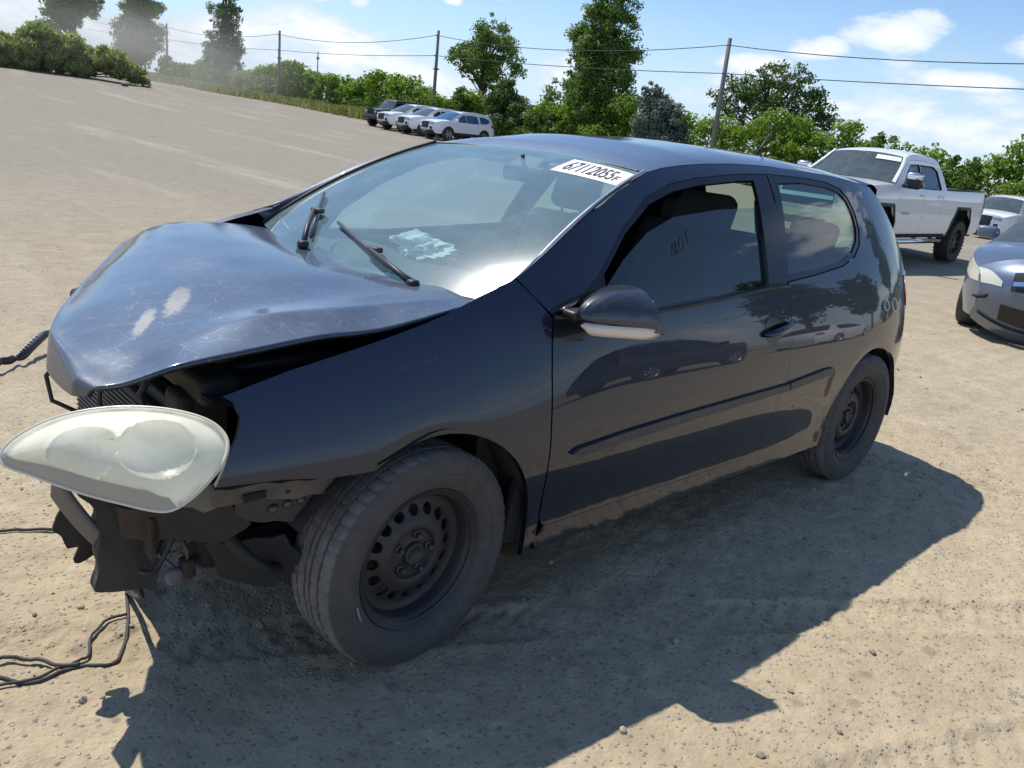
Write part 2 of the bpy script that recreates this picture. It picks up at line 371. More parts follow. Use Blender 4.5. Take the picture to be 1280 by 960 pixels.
def ground_mat():
    m, t, p = newmat('dirt'); v = ocoord(t)
    a = noise(t, v, .35, 6, .6); b = noise(t, v, 2.5, 6, .65); c = noise(t, v, 14, 5, .6); d = noise(t, v, 70, 3, .6)
    col = mixc(t, ramp(t, a, .3, .7), (.40, .322, .212, 1), (.47, .385, .258, 1))
    col = mixc(t, math_(t, 'MULTIPLY', ramp(t, b, .38, .68), .55), col, (.52, .432, .297, 1))
    col = mixc(t, math_(t, 'MULTIPLY', ramp(t, c, .52, .72), .35), col, (.27, .22, .165, 1))
    # crumbs of gravel, darker and paler specks
    vo = N(t, 'ShaderNodeTexVoronoi'); vo.inputs['Scale'].default_value = 62; t.links.new(v, vo.inputs['Vector'])
    hs = N(t, 'ShaderNodeSeparateColor'); t.links.new(vo.outputs['Color'], hs.inputs[0])
    sp = math_(t, 'MULTIPLY', ramp(t, vo.outputs['Distance'], .42, .22), math_(t, 'GREATER_THAN', hs.outputs[0], .62))
    col = mixc(t, math_(t, 'MULTIPLY', sp, .55), col, mixc(t, hs.outputs[1], (.17, .15, .13, 1), (.48, .43, .36, 1)))
    v2 = N(t, 'ShaderNodeTexVoronoi'); v2.inputs['Scale'].default_value = 19; t.links.new(v, v2.inputs['Vector'])
    h2 = N(t, 'ShaderNodeSeparateColor'); t.links.new(v2.outputs['Color'], h2.inputs[0])
    sp2 = math_(t, 'MULTIPLY', ramp(t, v2.outputs['Distance'], .26, .14), math_(t, 'GREATER_THAN', h2.outputs[0], .74))
    col = mixc(t, math_(t, 'MULTIPLY', sp2, .6), col, (.2, .175, .15, 1))
    # further out the lot is greyer, rolled stone dust with pale drag marks
    s = N(t, 'ShaderNodeSeparateXYZ'); t.links.new(v, s.inputs[0])
    q = math_(t, 'ADD', math_(t, 'MULTIPLY', s.outputs[1], -1.0), math_(t, 'MULTIPLY', s.outputs[0], -.35))
    far = N(t, 'ShaderNodeMapRange'); far.interpolation_type = 'SMOOTHSTEP'; far.inputs[1].default_value = 3; far.inputs[2].default_value = 20
    t.links.new(math_(t, 'ADD', q, math_(t, 'MULTIPLY', noise(t, v, .12, 4), 10)), far.inputs[0])
    mp = N(t, 'ShaderNodeMapping'); mp.inputs['Scale'].default_value = (.55, .07, 1); mp.inputs['Rotation'].default_value = (0, 0, .5); t.links.new(v, mp.inputs[0])
    st = noise(t, mp.outputs[0], 1.0, 6, .7)
    grey = mixc(t, ramp(t, st, .5, .72), (.262, .241, .204, 1), (.39, .362, .315, 1)); grey = mixc(t, math_(t, 'MULTIPLY', ramp(t, b, .45, .7), .35), grey, (.23, .2, .16, 1))
    col = mixc(t, math_(t, 'MULTIPLY', far.outputs[0], .8), col, grey)
    mo = noise(t, v, 4.5, 9, .82); col = mixc(t, 1.0, col, ramp(t, mo, .3, .7, (.84, .84, .84, 1), (1.1, 1.1, 1.1, 1)), 'MULTIPLY')
    v3 = N(t, 'ShaderNodeTexVoronoi'); v3.inputs['Scale'].default_value = 6.5; t.links.new(v, v3.inputs['Vector']); h3 = N(t, 'ShaderNodeSeparateColor'); t.links.new(v3.outputs['Color'], h3.inputs[0])
    sp3 = math_(t, 'MULTIPLY', ramp(t, v3.outputs['Distance'], .20, .10), math_(t, 'GREATER_THAN', h3.outputs[0], .7))
    col = mixc(t, math_(t, 'MULTIPLY', sp3, .45), col, (.17, .15, .125, 1))
    t.links.new(col, p.inputs['Base Color']); p.inputs['Roughness'].default_value = .95; p.inputs['Specular IOR Level'].default_value = .15
    hh = math_(t, 'ADD', math_(t, 'MULTIPLY', c, .9), math_(t, 'ADD', math_(t, 'MULTIPLY', d, .35), math_(t, 'MULTIPLY', sp, .35)))
    bump(t, p, hh, .7, .02)
    return m
mb = MB(); mb.grid(np.stack([X, Y, Z], 2), flip=False)
ground = mb.build('ground', ground_mat(), smooth=True); tag(ground, kind='structure')
def gz(x, y): return float(G(np.array(x), np.array(y)) + relief(np.array([float(x)]), np.array([float(y)]))[0])
# loose stones scattered over the near ground
def stones():
    V = []; F = []
    ico = bmesh.new(); bmesh.ops.create_icosphere(ico, subdivisions=1, radius=1); iv = np.array([v.co[:] for v in ico.verts]); jf = np.array([[v.index for v in f.verts] for f in ico.faces]); ico.free()
    n = 7000; xs = rng.uniform(-5.5, 2.4, n); ys = np.abs(rng.normal(0, 1, n)) ** 1 * rng.choice([-1, 1], n, p=[.45, .55]) * 2.0 + .8
    sz = .0025 + .0045 * rng.pareto(3.0, n); sz = np.minimum(sz, .012)
    k = fbm2(xs, ys, 31, ((.5, 1.0), (.18, .6))) > -.12; xs, ys, sz = xs[k], ys[k], sz[k]
    zz = G(xs, ys) + relief(xs, ys)
    for x, y, z, s in zip(xs, ys, zz, sz):
        q = iv * (rng.uniform(.7, 1.3, 3) * s) * (1, 1, .75); q = q * rng.uniform(.8, 1.2, (len(q), 1)); a = rng.uniform(0, 6.28); c, d = math.cos(a), math.sin(a)
        q = np.stack([q[:, 0] * c - q[:, 1] * d + x, q[:, 0] * d + q[:, 1] * c + y, q[:, 2] + z + s * .25], 1)
        b = len(V); V += list(q); F += [tuple(f + b) for f in jf]
    m, t, p = newmat('stone'); g = N(t, 'ShaderNodeNewGeometry')
    r = N(t, 'ShaderNodeValToRGB'); e = r.color_ramp.elements; e[0].color = (.20, .165, .125, 1); e[1].color = (.42, .345, .25, 1); e[1].position = .75
    t.links.new(g.outputs['Random Per Island'], r.inputs[0]); t.links.new(r.outputs[0], p.inputs['Base Color']); p.inputs['Roughness'].default_value = .9
    o = mesh('gravel', V, F, m, None, False); tag(o, 'loose grey and tan stones scattered over the dirt', 'gravel', kind='stuff')
stones()
# ------------------------------------------------------------------ shared materials
def hood_wear(t, v, base, cw):
    # sanded and scraped patches on the bonnet, thin curved scratches
    def patch(c, r, ang, k=.5):
        mp = N(t, 'ShaderNodeMapping'); mp.vector_type = 'TEXTURE'; mp.inputs['Location'].default_value = c; mp.inputs['Rotation'].default_value = (0, 0, ang); mp.inputs['Scale'].default_value = r
        t.links.new(v, mp.inputs[0]); L = N(t, 'ShaderNodeVectorMath', operation='LENGTH'); t.links.new(mp.outputs[0], L.inputs[0])
        f = math_(t, 'SUBTRACT', 1.1, math_(t, 'ADD', L.outputs['Value'], math_(t, 'MULTIPLY', math_(t, 'SUBTRACT', noise(t, v, 45, 5, .7), .5), 1.3)))
        return ramp(t, f, -.05, .55)
    f = None
    for a in PATCHES:
        g = patch(*a); f = g if f is None else math_(t, 'MAXIMUM', f, g)
    sep_ = N(t, 'ShaderNodeSeparateXYZ'); t.links.new(v, sep_.inputs[0])
    lip = N(t, 'ShaderNodeMapRange'); lip.inputs[1].default_value = .895; lip.inputs[2].default_value = .845; t.links.new(math_(t, 'ADD', sep_.outputs[2], math_(t, 'MULTIPLY', math_(t, 'SUBTRACT', noise(t, v, 14, 5), .5), .06)), lip.inputs[0])
    fx = N(t, 'ShaderNodeMapRange'); fx.inputs[1].default_value = .5; fx.inputs[2].default_value = .62; t.links.new(sep_.outputs[0], fx.inputs[0])
    f = math_(t, 'MAXIMUM', f, math_(t, 'MULTIPLY', math_(t, 'MULTIPLY', lip.outputs[0], fx.outputs[0]), .75))
    dv = N(t, 'ShaderNodeTexVoronoi'); dv.feature = 'DISTANCE_TO_EDGE'; dv.inputs['Scale'].default_value = 13
    wv = N(t, 'ShaderNodeVectorMath', operation='ADD'); t.links.new(v, wv.inputs[0])
    nn = N(t, 'ShaderNodeTexNoise'); nn.inputs['Scale'].default_value = 7; t.links.new(v, nn.inputs['Vector']); sc_ = N(t, 'ShaderNodeVectorMath', operation='SCALE'); t.links.new(nn.outputs['Color'], sc_.inputs[0]); sc_.inputs['Scale'].default_value = .16; t.links.new(sc_.outputs[0], wv.inputs[1])
    t.links.new(wv.outputs[0], dv.inputs['Vector'])
    scr = math_(t, 'MULTIPLY', ramp(t, dv.outputs['Distance'], .008, .002), ramp(t, noise(t, v, 9, 3), .50, .56))
    front = N(t, 'ShaderNodeMapRange'); front.inputs[1].default_value = .12; front.inputs[2].default_value = .5; t.links.new(math_(t, 'ADD', sep_.outputs[0], math_(t, 'MULTIPLY', sep_.outputs[1], .35)), front.inputs[0])
    scr = math_(t, 'MULTIPLY', scr, math_(t, 'MULTIPLY', front.outputs[0], .2))
    base = mixc(t, scr, base, (.62, .63, .64, 1)); base = mixc(t, math_(t, 'MULTIPLY', f, .5), base, (.27, .265, .25, 1))
    return base, math_(t, 'MULTIPLY', cw, math_(t, 'SUBTRACT', 1.0, math_(t, 'MULTIPLY', f, .9)))
PATCHES = [((.46, .33, .96), (.12, .030, .35), 1.05), ((.575, .42, .92), (.095, .020, .35), 1.0)]
def side_wear(t, v, base, cw):
    def spot(c, r, thr=.0):
        mp = N(t, 'ShaderNodeMapping'); mp.vector_type = 'TEXTURE'; mp.inputs['Location'].default_value = c; mp.inputs['Scale'].default_value = r
        t.links.new(v, mp.inputs[0]); L = N(t, 'ShaderNodeVectorMath', operation='LENGTH'); t.links.new(mp.outputs[0], L.inputs[0])
        return ramp(t, math_(t, 'SUBTRACT', 1.0, math_(t, 'ADD', L.outputs['Value'], math_(t, 'MULTIPLY', math_(t, 'SUBTRACT', noise(t, v, 55, 5, .7), .5), 1.6))), .0, .25)
    f = math_(t, 'MAXIMUM', spot((-2.125, .87, .55), (.028, .2, .055)), spot((-2.14, .87, .60), (.02, .2, .03)))
    f = math_(t, 'MAXIMUM', f, spot((-1.85, .87, .50), (.008, .2, .005)))
    f = math_(t, 'MAXIMUM', f, math_(t, 'MAXIMUM', spot((-.42, .87, .31), (.03, .2, .02)), spot((-2.15, .87, .31), (.03, .2, .03))))
    r = mixc(t, ramp(t, noise(t, v, 80, 4), .35, .65), (.035, .02, .016, 1), (.085, .045, .032, 1))
    return mixc(t, f, base, r), math_(t, 'MULTIPLY', cw, math_(t, 'SUBTRACT', 1.0, f))
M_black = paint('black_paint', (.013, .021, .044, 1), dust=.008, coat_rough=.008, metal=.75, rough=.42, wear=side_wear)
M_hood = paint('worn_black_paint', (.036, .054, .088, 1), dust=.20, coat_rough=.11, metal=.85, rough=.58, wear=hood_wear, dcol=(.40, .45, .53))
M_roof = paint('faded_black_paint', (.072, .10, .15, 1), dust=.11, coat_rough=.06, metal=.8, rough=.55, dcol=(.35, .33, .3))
M_trim = plain('black_plastic', (.02, .02, .022), .5, var=.3, scale=12)
M_gloss = plain('gloss_black', (.008, .008, .01), .12, var=.3)
M_mould = plain('dusty_moulding', (.055, .055, .062), .5, var=.25, scale=9)
M_dark = plain('dark_underbody', (.012, .012, .012), .85, var=.4)
M_bay = plain('engine_bay_plastic', (.02, .02, .021), .7, var=.5, scale=6, bmp=.3)
M_grime = plain('grimy_metal', (.12, .11, .10), .6, .4, var=.5, scale=15, bmp=.3)
M_grime2 = plain('road_dirt_plastic', (.055, .05, .045), .8, var=.5, scale=9, bmp=.4)
M_rust = plain('rusty_steel', (.075, .055, .045), .85, .2, var=.5, scale=22, bmp=.4)
M_liner = plain('wheel_liner', (.03, .03, .033), .75, var=.4, scale=10, bmp=.4)
M_head = plain('headliner_cloth', (.5, .49, .46), .95, var=.08)
M_seat = plain('charcoal_cloth', (.03, .032, .036), .95, var=.25, scale=30)
M_dash = plain('dash_plastic', (.06, .062, .065), .7, var=.2, scale=20)
M_cloth = plain('white_cloth', (.8, .8, .78), .9, var=.06)
M_white = plain('white_print', (.8, .8, .8), .6, var=.03)
M_ink = plain('black_print', (.03, .03, .035), .6, var=.1)
M_chalk = plain('paint_marker', (.75, .75, .73), .8, var=.1)
M_wind = glass('windscreen_glass', (.80, .95, .93), dust=.34, film=.045, dcol=(.46, .70, .73), film_rough=.2)  # sky reflection put into the aqua dust colour, along with real dust
M_glass = glass('tinted_glass', (.62, .74, .72), dust=.05, dcol=(.35, .45, .52))
M_qglass = glass('rear_tinted_glass', (.60, .78, .66), dust=.02)
M_chrome = plain('chrome', (.75, .76, .78), .12, 1.0, var=.05)
M_silver = plain('silver_trim', (.45, .45, .46), .35, .8, var=.1)
M_rim = plain('black_steel_wheel', (.035, .033, .035), .5, .0, var=.4, scale=25)
M_bolt = plain('dull_bolt', (.10, .095, .09), .5, .7, var=.3)
M_red = plain('red_lens', (.35, .015, .015), .15, coat=1)
M_amber = plain('indicator_lens', (.75, .66, .55), .18, coat=1, var=.1)
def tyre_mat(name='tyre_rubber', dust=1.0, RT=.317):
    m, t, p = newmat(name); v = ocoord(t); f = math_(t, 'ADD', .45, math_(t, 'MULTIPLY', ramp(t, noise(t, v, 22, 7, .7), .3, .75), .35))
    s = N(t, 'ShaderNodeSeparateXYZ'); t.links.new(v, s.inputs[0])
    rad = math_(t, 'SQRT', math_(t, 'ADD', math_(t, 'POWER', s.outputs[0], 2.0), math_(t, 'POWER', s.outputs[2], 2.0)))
    f = math_(t, 'MULTIPLY', f, math_(t, 'ADD', .42, math_(t, 'MULTIPLY', ramp(t, math_(t, 'DIVIDE', rad, RT), .962, .985), .75)))  # tread paler, sidewall darker: bounced ground light put into the colour, besides dust
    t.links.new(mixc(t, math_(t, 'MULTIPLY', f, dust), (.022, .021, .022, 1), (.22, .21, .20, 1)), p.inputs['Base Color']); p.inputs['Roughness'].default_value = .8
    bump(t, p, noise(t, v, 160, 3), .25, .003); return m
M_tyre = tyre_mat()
M_tyre2 = tyre_mat('worn_rubber', .7, .9)
M_lens = None
# ------------------------------------------------------------------ the wrecked black hatchback: body surface y = S(x, z)
_sl = [(.10, -.22), (.20, -.14), (.26, -.11), (.32, -.08), (.375, .04), (.45, .13), (.54, .07), (.62, -.05), (.70, -.15), (.83, -.235), (.92, -.28), (.97, -.35), (1.0, -.42), (1.1, -.49), (1.25, -.57), (1.36, -.72), (1.42, -1.0), (1.5, -1.6)]
_z = np.linspace(.1, 1.5, 281); _s = np.interp(_z, [a for a, b in _sl], [b for a, b in _sl]); _k = np.exp(-np.linspace(-2, 2, 13) ** 2); _s = np.convolve(np.pad(_s, 6, 'edge'), _k / _k.sum(), 'valid')
_y = np.concatenate([[0], np.cumsum((_s[1:] + _s[:-1]) / 2 * np.diff(_z))]); _y += .876 - np.interp(.62, _z, _y)
def Sbase(x, z):
    y = np.interp(z, _z, _y)
    d = np.maximum(-2.3 - x, 0); y = y - (.213 * d ** 3 + np.where(d > .8, 4 * (d - .8) ** 2, 0))
    d = np.maximum(x + .15, 0); zz = np.clip(z - .66, 0, .4); return y - .14 * d ** 2 - .10 * sstep(-.75, -.05, x) * zz * zz / (zz + .03) - .10 * d * zz
def S(x, z):
    x = np.asarray(x, float); z = np.asarray(z, float); y = Sbase(x, z)
    for cx, cz in ((-.01, .335), (-2.55, .325)):
        r = np.hypot(x - cx, z - cz) + 1e-9; rs = .383 + .5 * ((r - .383) + np.sqrt((r - .383) ** 2 + .007 ** 2)); k = rs / r; zk = cz + (z - cz) * k; xk = cx + (x - cx) * k
        y = np.where((r < .46) & (r > .25) & (z > .40), Sbase(xk, zk), y)
    return y
def shallow(x, z): return S(x, z)
car = empty('wrecked_hatchback')
tag(car, 'black three-door hatchback with crumpled bonnet and missing front bumper', 'car')
def arc(cx, cz, r, a0, a1, n=24): return [(cx + r * math.cos(math.radians(a0 + (a1 - a0) * i / n)), cz + r * math.sin(math.radians(a0 + (a1 - a0) * i / n))) for i in range(n + 1)]
FA = arc(-.01, .34, .352, 196, 56, 26)      # front arch, back to front
RA = arc(-2.55, .325, .352, 184, -2, 30)    # rear arch, front to back
DOOR_F = [(-.437, .957), (-.421, .89), (-.411, .80), (-.404, .666), (-.414, .483), (-.417, .345)]
DOOR_R = [(-1.58, .319), (-1.64, .368), (-1.69, .466), (-1.738, .613), (-1.763, .782), (-1.755, .90), (-1.752, .988)]
DOOR_T = [(-1.785, 1.2), (-1.822, 1.403), (-1.582, 1.393), (-1.288, 1.367), (-1.129, 1.343), (-.969, 1.297), (-.802, 1.202), (-.639, 1.065), (-.53, .995)]
DOOR = DOOR_F + [(-.435, .318)] + DOOR_R + DOOR_T
FRONT = [(.566, .650), (.540, .700), (.508, .757), (.496, .794), (.506, .825), (.528, .840)]
FTOP = [(.371, .886), (.231, .917), (.126, .941), (.015, .967), (-.076, .991), (-.17, 1.022), (-.25, 1.045), (-.322, 1.066)]
FENDER = FRONT + FTOP + [(-.380, 1.012)] + [(x + .003, z) for x, z in DOOR_F] + [(-.408, .285)] + FA + [(.30, .634), (.421, .648)]
QUART = [(-1.72, 1.004), (-1.981, 1.025), (-2.234, 1.052), (-2.36, 1.086), (-2.437, 1.137), (-2.473, 1.199), (-2.476, 1.269), (-2.455, 1.331), (-2.41, 1.370), (-2.299, 1.392), (-2.085, 1.402), (-1.832, 1.404)]
RAIL = [(-1.01, 1.372), (-1.12, 1.392), (-1.24, 1.406), (-1.42, 1.420), (-1.6, 1.429), (-1.85, 1.433), (-2.1, 1.430), (-2.35, 1.421), (-2.55, 1.408), (-2.78, 1.385)]
REAR = [(-2.86, 1.32), (-2.95, 1.22), (-3.06, 1.10), (-3.15, 1.0), (-3.21, .9), (-3.26, .75), (-3.30, .6), (-3.29, .5), (-3.23, .40)]
FRAME = [(-.322, 1.068), (-.414, 1.112), (-.523, 1.17), (-.658, 1.239), (-.852, 1.319), (-.965, 1.355)] + RAIL + REAR + [(-3.05, .36), (-2.905, .33)] + RA[1:] + [(-2.17, .262), (-1.2, .250), (-.40, .250), (-.395, .285), (-.43, .31), (-.46, .6), (-.45, .95), (-.38, 1.012)]
side = []
for sd_ in (1, -1):
    st = .018 if sd_ > 0 else .05
    panel('side_frame', S, inset(FRAME, .002), M_black, car, holes=[DOOR, QUART], step=st, side=sd_, extra=[p for r in (.366, .374, .380, .3828, .3835, .388, .395) for p in arc(-2.55, .325, r, 184, -4, 90)])
    fe = FENDER if sd_ > 0 else FTOP[4:] + FENDER[len(FRONT) + len(FTOP):-2]
    panel('front_fender', S, inset(fe, .0015), M_black, car, step=st, side=sd_, thick=.02, extra=[p for r in (.366, .374, .380, .3828, .3835, .388, .395) for p in arc(-.01, .335, r, 200, 10, 90)])
    belt = [(-.437, .957), (-.613, .952), (-.906, .947), (-1.25, .965), (-1.597, .988), (-1.752, .990)]
    low = DOOR_F + [(-.435, .318)] + DOOR_R[:-1] + belt[::-1][:-1]
    dr = panel('door', S, inset(low, .0015), M_black, car, step=st, side=sd_)
    GL = [(-.613, .968), (-.66, 1.055), (-.815, 1.183), (-.98, 1.274), (-1.135, 1.318), (-1.3, 1.343), (-1.58, 1.368), (-1.70, 1.374), (-1.655, 1.2), (-1.612, 1.003), (-1.25, .981), (-.906, .963)]
    up = belt + DOOR_T
    panel('window_frame', S, inset(up, .003), M_gloss, dr, holes=[GL], step=st, off=-.004, side=sd_)
    GP = [(-.60, .955), (-.64, .99), (-.80, 1.105), (-.95, 1.185), (-1.12, 1.235), (-1.4, 1.262), (-1.69, 1.275), (-1.625, .995), (-1.25, .97), (-.906, .952)] if sd_ > 0 else [(x, z) for x, z in inset(GL, -.008)]
    panel('window_pane', S, GP, M_glass, dr, step=.06, off=-.022, side=sd_, thick=.004, rim=False)
    # belt seal and side moulding
    MO = [(-.495, .552), (-.53, .568), (-.75, .584), (-1.023, .596), (-1.4, .606), (-1.757, .615)] + [(-1.757, .583), (-1.4, .574), (-1.033, .561), (-.75, .549), (-.53, .538)]
    panel('side_moulding', S, inset(MO, .001), M_mould, dr, step=.03, off=.012, side=sd_, thick=.014)
    MQ = [(-1.766, .616), (-2.05, .640), (-2.115, .641), (-2.13, .63), (-2.118, .611), (-1.766, .585)]
    panel('side_moulding', S, MQ, M_mould, car, step=.03, off=.012, side=sd_, thick=.014)
    sl_ = [(x, z) for x, z in resample(belt, .05, False)]
    b2 = MB(); b2.tube([(x, sd_ * (float(S(x, z)) + .001), z + .004) for x, z in sl_], .007, 6); b2.build('belt_seal', M_trim, dr, True)
    qt = panel('quarter_window', S, inset(QUART, .003), M_gloss, car, holes=[inset([(-1.735, 1.015)] + QUART[1:-1] + [(-1.865, 1.392)], .022)], step=.04, off=-.004, side=sd_)
    panel('window_pane', S, inset(QUART, .012), M_qglass, qt, step=.06, off=-.010, side=sd_, rim=False)
    # sill return under the door
    q = MB(); xs = np.linspace(-2.18, -.36, 30)
    q.grid(np.stack([np.stack([xs, sd_ * (S(xs, .25 + 0 * xs) - .002), .252 + 0 * xs], 1), np.stack([xs, sd_ * (.80 + 0 * xs), .205 + 0 * xs], 1), np.stack([xs, sd_ * (.70 + 0 * xs), .19 + 0 * xs], 1)])); q.build('sill', M_mould, car, True)
    # dark inner skin behind the panel gaps
    for nm, poly in (('inner_panel', [(-.30, .28), (-.42, .96), (-.60, .93), (-1.6, .96), (-2.2, 1.0), (-2.6, .95), (-3.15, .85), (-3.2, .5), (-2.95, .42)] + arc(-2.55, .325, .41, 170, 4, 14) + [(-2.16, .27), (-.40, .27)]),):
        panel(nm, lambda x, z: np.minimum(S(x, z) - .035, .83), poly, M_dark, car, step=.12, side=sd_, thick=.02)
# ---- roof, windscreen, hatch
def roof_pt(u, v):
    x = -1.012 - u * (2.78 - 1.012); P = np.array(RAIL); ze = float(np.interp(-x, -P[:, 0], P[:, 1])); ye = float(S(x, ze))
    zc = float(np.interp(-x, [1.0, 1.1, 1.35, 1.7, 2.1, 2.5, 2.8], [1.385, 1.425, 1.468, 1.487, 1.484, 1.462, 1.425])); a = abs(v)
    xo = -.055 * (1 - a * a) * max(0, 1 - u * 5)
    return (x + xo, v * ye, ze + (zc - ze) * (1 - .55 * a ** 2 - .45 * a ** 6))
g = [[roof_pt(u, v) for v in np.linspace(-1, 1, 49)] for u in np.linspace(0, 1, 50)]
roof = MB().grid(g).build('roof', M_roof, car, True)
g2 = [[np.array(roof_pt(u, v)) - (0, 0, .035) for v in np.linspace(-.96, .96, 15)] for u in np.linspace(.02, .97, 12)]
MB().grid(g2).build('headlining', M_head, car, True)
def wind(s, t):
    E0 = np.array((-.285, .722, .995)); E1 = np.array((-1.012, .578, 1.372)); C0 = np.array((-.175, 0, .985)); C1 = np.array((-1.075, 0, 1.398))
    e = E0 + (E1 - E0) * t; c = C0 + (C1 - C0) * t; k = 1 - abs(s) ** 2.5
    p = np.array((e[0] + (c[0] - e[0]) * k, s * e[1], e[2] + (c[2] - e[2]) * k)); b = .145 * t * (1 - t)
    return p + np.array((.47, 0, .88)) * b
def wgrid(s0, s1, t0, t1, ns, nt, off=0.0):
    out = []
    for t in np.linspace(t0, t1, nt):
        row = []
        for s in np.linspace(s0, s1, ns):
            p = wind(s, t)
            if off:
                a = wind(s + .002, t) - wind(s - .002, t); b = wind(s, t + .002) - wind(s, t - .002); n = np.cross(b, a); n /= np.linalg.norm(n); n *= 1 if n[2] > 0 else -1; p = p + n * off
            row.append(p)
        out.append(row)
    return np.array(out)
ws = MB().grid(wgrid(-1, 1, 0, 1, 61, 41)).build('windscreen', M_wind, car, True)
for sd_ in (1, -1):
    q = MB(); q.grid(wgrid(sd_ * .962, sd_ * 1.002, .0, 1.0, 3, 30, -.004)); q.build('glass_border', M_gloss, ws, True)
    q = MB(); q.tube([wind(sd_ * 1.004, t) + np.array((0, sd_ * .004, .004)) for t in np.linspace(0, 1, 24)], .0075, 6); q.build('windscreen_trim', M_silver if sd_ > 0 else M_trim, car, True)
MB().grid(wgrid(-1, 1, .955, 1.0, 41, 3, -.004)).build('glass_border', M_gloss, ws, True)
q = MB(); q.tube([np.array(roof_pt(0, v)) + (0.006, 0, -.004) for v in np.linspace(-.98, .98, 30)], .006, 6); q.build('roof_seal', M_trim, car, True)
# A pillar filler between glass edge and side frame
for sd_ in (1, -1):
    A = [(-.25, 1.045), (-.322, 1.067), (-.414, 1.112), (-.523, 1.17), (-.658, 1.239), (-.852, 1.319), (-.965, 1.355), (-1.012, 1.372)]
    rows = []
    for (x, z), t in zip(A, np.linspace(.02, 1, len(A))):
        w = wind(sd_ * 1.0, t); o = np.array((x, sd_ * float(S(x, z)), z)); rows.append([w + np.array((0, sd_ * .006, .002)), (w + o) / 2 + np.array((.006, sd_ * .006, .008)), o])
    q = MB(); q.grid(catmull(rows, 4).reshape(-1, 3, 3)); q.build('pillar', M_black, car, True)
# sticker on the windscreen: white strip with the lot number
S0, S1, T0, T1 = .415, .975, .815, .952
stk = MB().grid(wgrid(S0, S1, T0, T1, 25, 7, .0015)).build('lot_sticker', M_white, ws, True)
def text_verts(txt, size=1.0):
    cu = bpy.data.curves.new('lettering', 'FONT'); cu.body = txt; cu.size = size; cu.resolution_u = 3; cu.offset = .012; cu.fill_mode = 'FRONT'
    o = bpy.data.objects.new('lettering', cu); COL.objects.link(o); dg = bpy.context.evaluated_depsgraph_get(); me = o.evaluated_get(dg).to_mesh()
    V = np.array([v.co[:] for v in me.vertices]); F = [tuple(p.vertices) for p in me.polygons]; o.evaluated_get(dg).to_mesh_clear(); bpy.data.objects.remove(o); bpy.data.curves.remove(cu); return V, F
def sticker_text(txt, u0, u1, v0, v1):
    V, F = text_verts(txt); a, b = V.min(0), V.max(0); out = []
    for v in V:
        s = S0 + (S1 - S0) * (u0 + (u1 - u0) * (v[0] - a[0]) / (b[0] - a[0])); t = T0 + (T1 - T0) * (v0 + (v1 - v0) * (v[1] - a[1]) / (b[1] - a[1])); e = .002
        p = wind(s, t); n = np.cross(wind(s, t + e) - wind(s, t - e), wind(s + e, t) - wind(s - e, t)); n /= np.linalg.norm(n); n *= 1 if n[2] > 0 else -1; out.append(p + n * .003)
    mesh('lettering', out, F, M_ink, ws, False)
sticker_text('67112055', .09, .83, .18, .86); sticker_text('F', .86, .92, .2, .55)
# hatch: rear glass, tailgate, bumper, spoiler
RR = [RAIL[-1]] + REAR
def hatch(t, v):
    P = np.array(RR); n = len(P) - 1; x = float(np.interp(t * n, range(n + 1), P[:, 0])); z = float(np.interp(t * n, range(n + 1), P[:, 1])); ye = float(S(x, z)); a = abs(v)
    zc = .04 * max(0, 1 - t * n) ; return (x - .075 * (1 - a ** 2.5) * min(1, t * n), v * ye, z + zc * (1 - .55 * a ** 2 - .45 * a ** 6))
tg = MB(); vs = np.linspace(-1, 1, 31)
tg.grid([[hatch(t, v) for v in vs] for t in np.linspace(3.7 / 9, 1, 16)]); tg.build('tailgate', M_black, car, True)
q = MB()
for va, vb in ((-1, -.80), (.80, 1)): q.grid([[hatch(t, v) for v in np.linspace(va, vb, 5)] for t in np.linspace(0, 3.7 / 9, 14)])
q.grid([[hatch(t, v) for v in np.linspace(-.8, .8, 19)] for t in np.linspace(0, .5 / 9, 4)]); hs = q.build('hatch_frame', M_black, car, True)
MB().grid([[np.array(hatch(t, v)) + (.004, 0, 0) for v in np.linspace(-.82, .82, 21)] for t in np.linspace(.4 / 9, 3.75 / 9, 14)]).build('rear_window', M_qglass, car, True)
sp_ = MB()
for v0, v1 in ((-.97, .97),):
    up_ = [[np.array(hatch(0, v)) + (-u * .17 * (1 - .25 * v * v), 0, .012 * math.sin(u * 3.1) - .018 * u * u) for v in np.linspace(v0, v1, 25)] for u in np.linspace(-.15, 1, 7)]
    lo_ = [[np.array(up_[-1][j]) + (.0 + .13 * k, 0, -.032 - .012 * k) for j in range(25)] for k in (0, .5, 1)]
    sp_.grid(up_ + lo_)
sp_.build('spoiler', M_black, car, True)
tl = [(-2.99, .985), (-3.10, .995), (-3.17, .985), (-3.215, .90), (-3.235, .83), (-3.13, .80), (-3.05, .83), (-3.0, .90)]
for sd_ in (1, -1): panel('tail_light', S, tl, M_red, car, step=.03, off=.006, side=sd_)
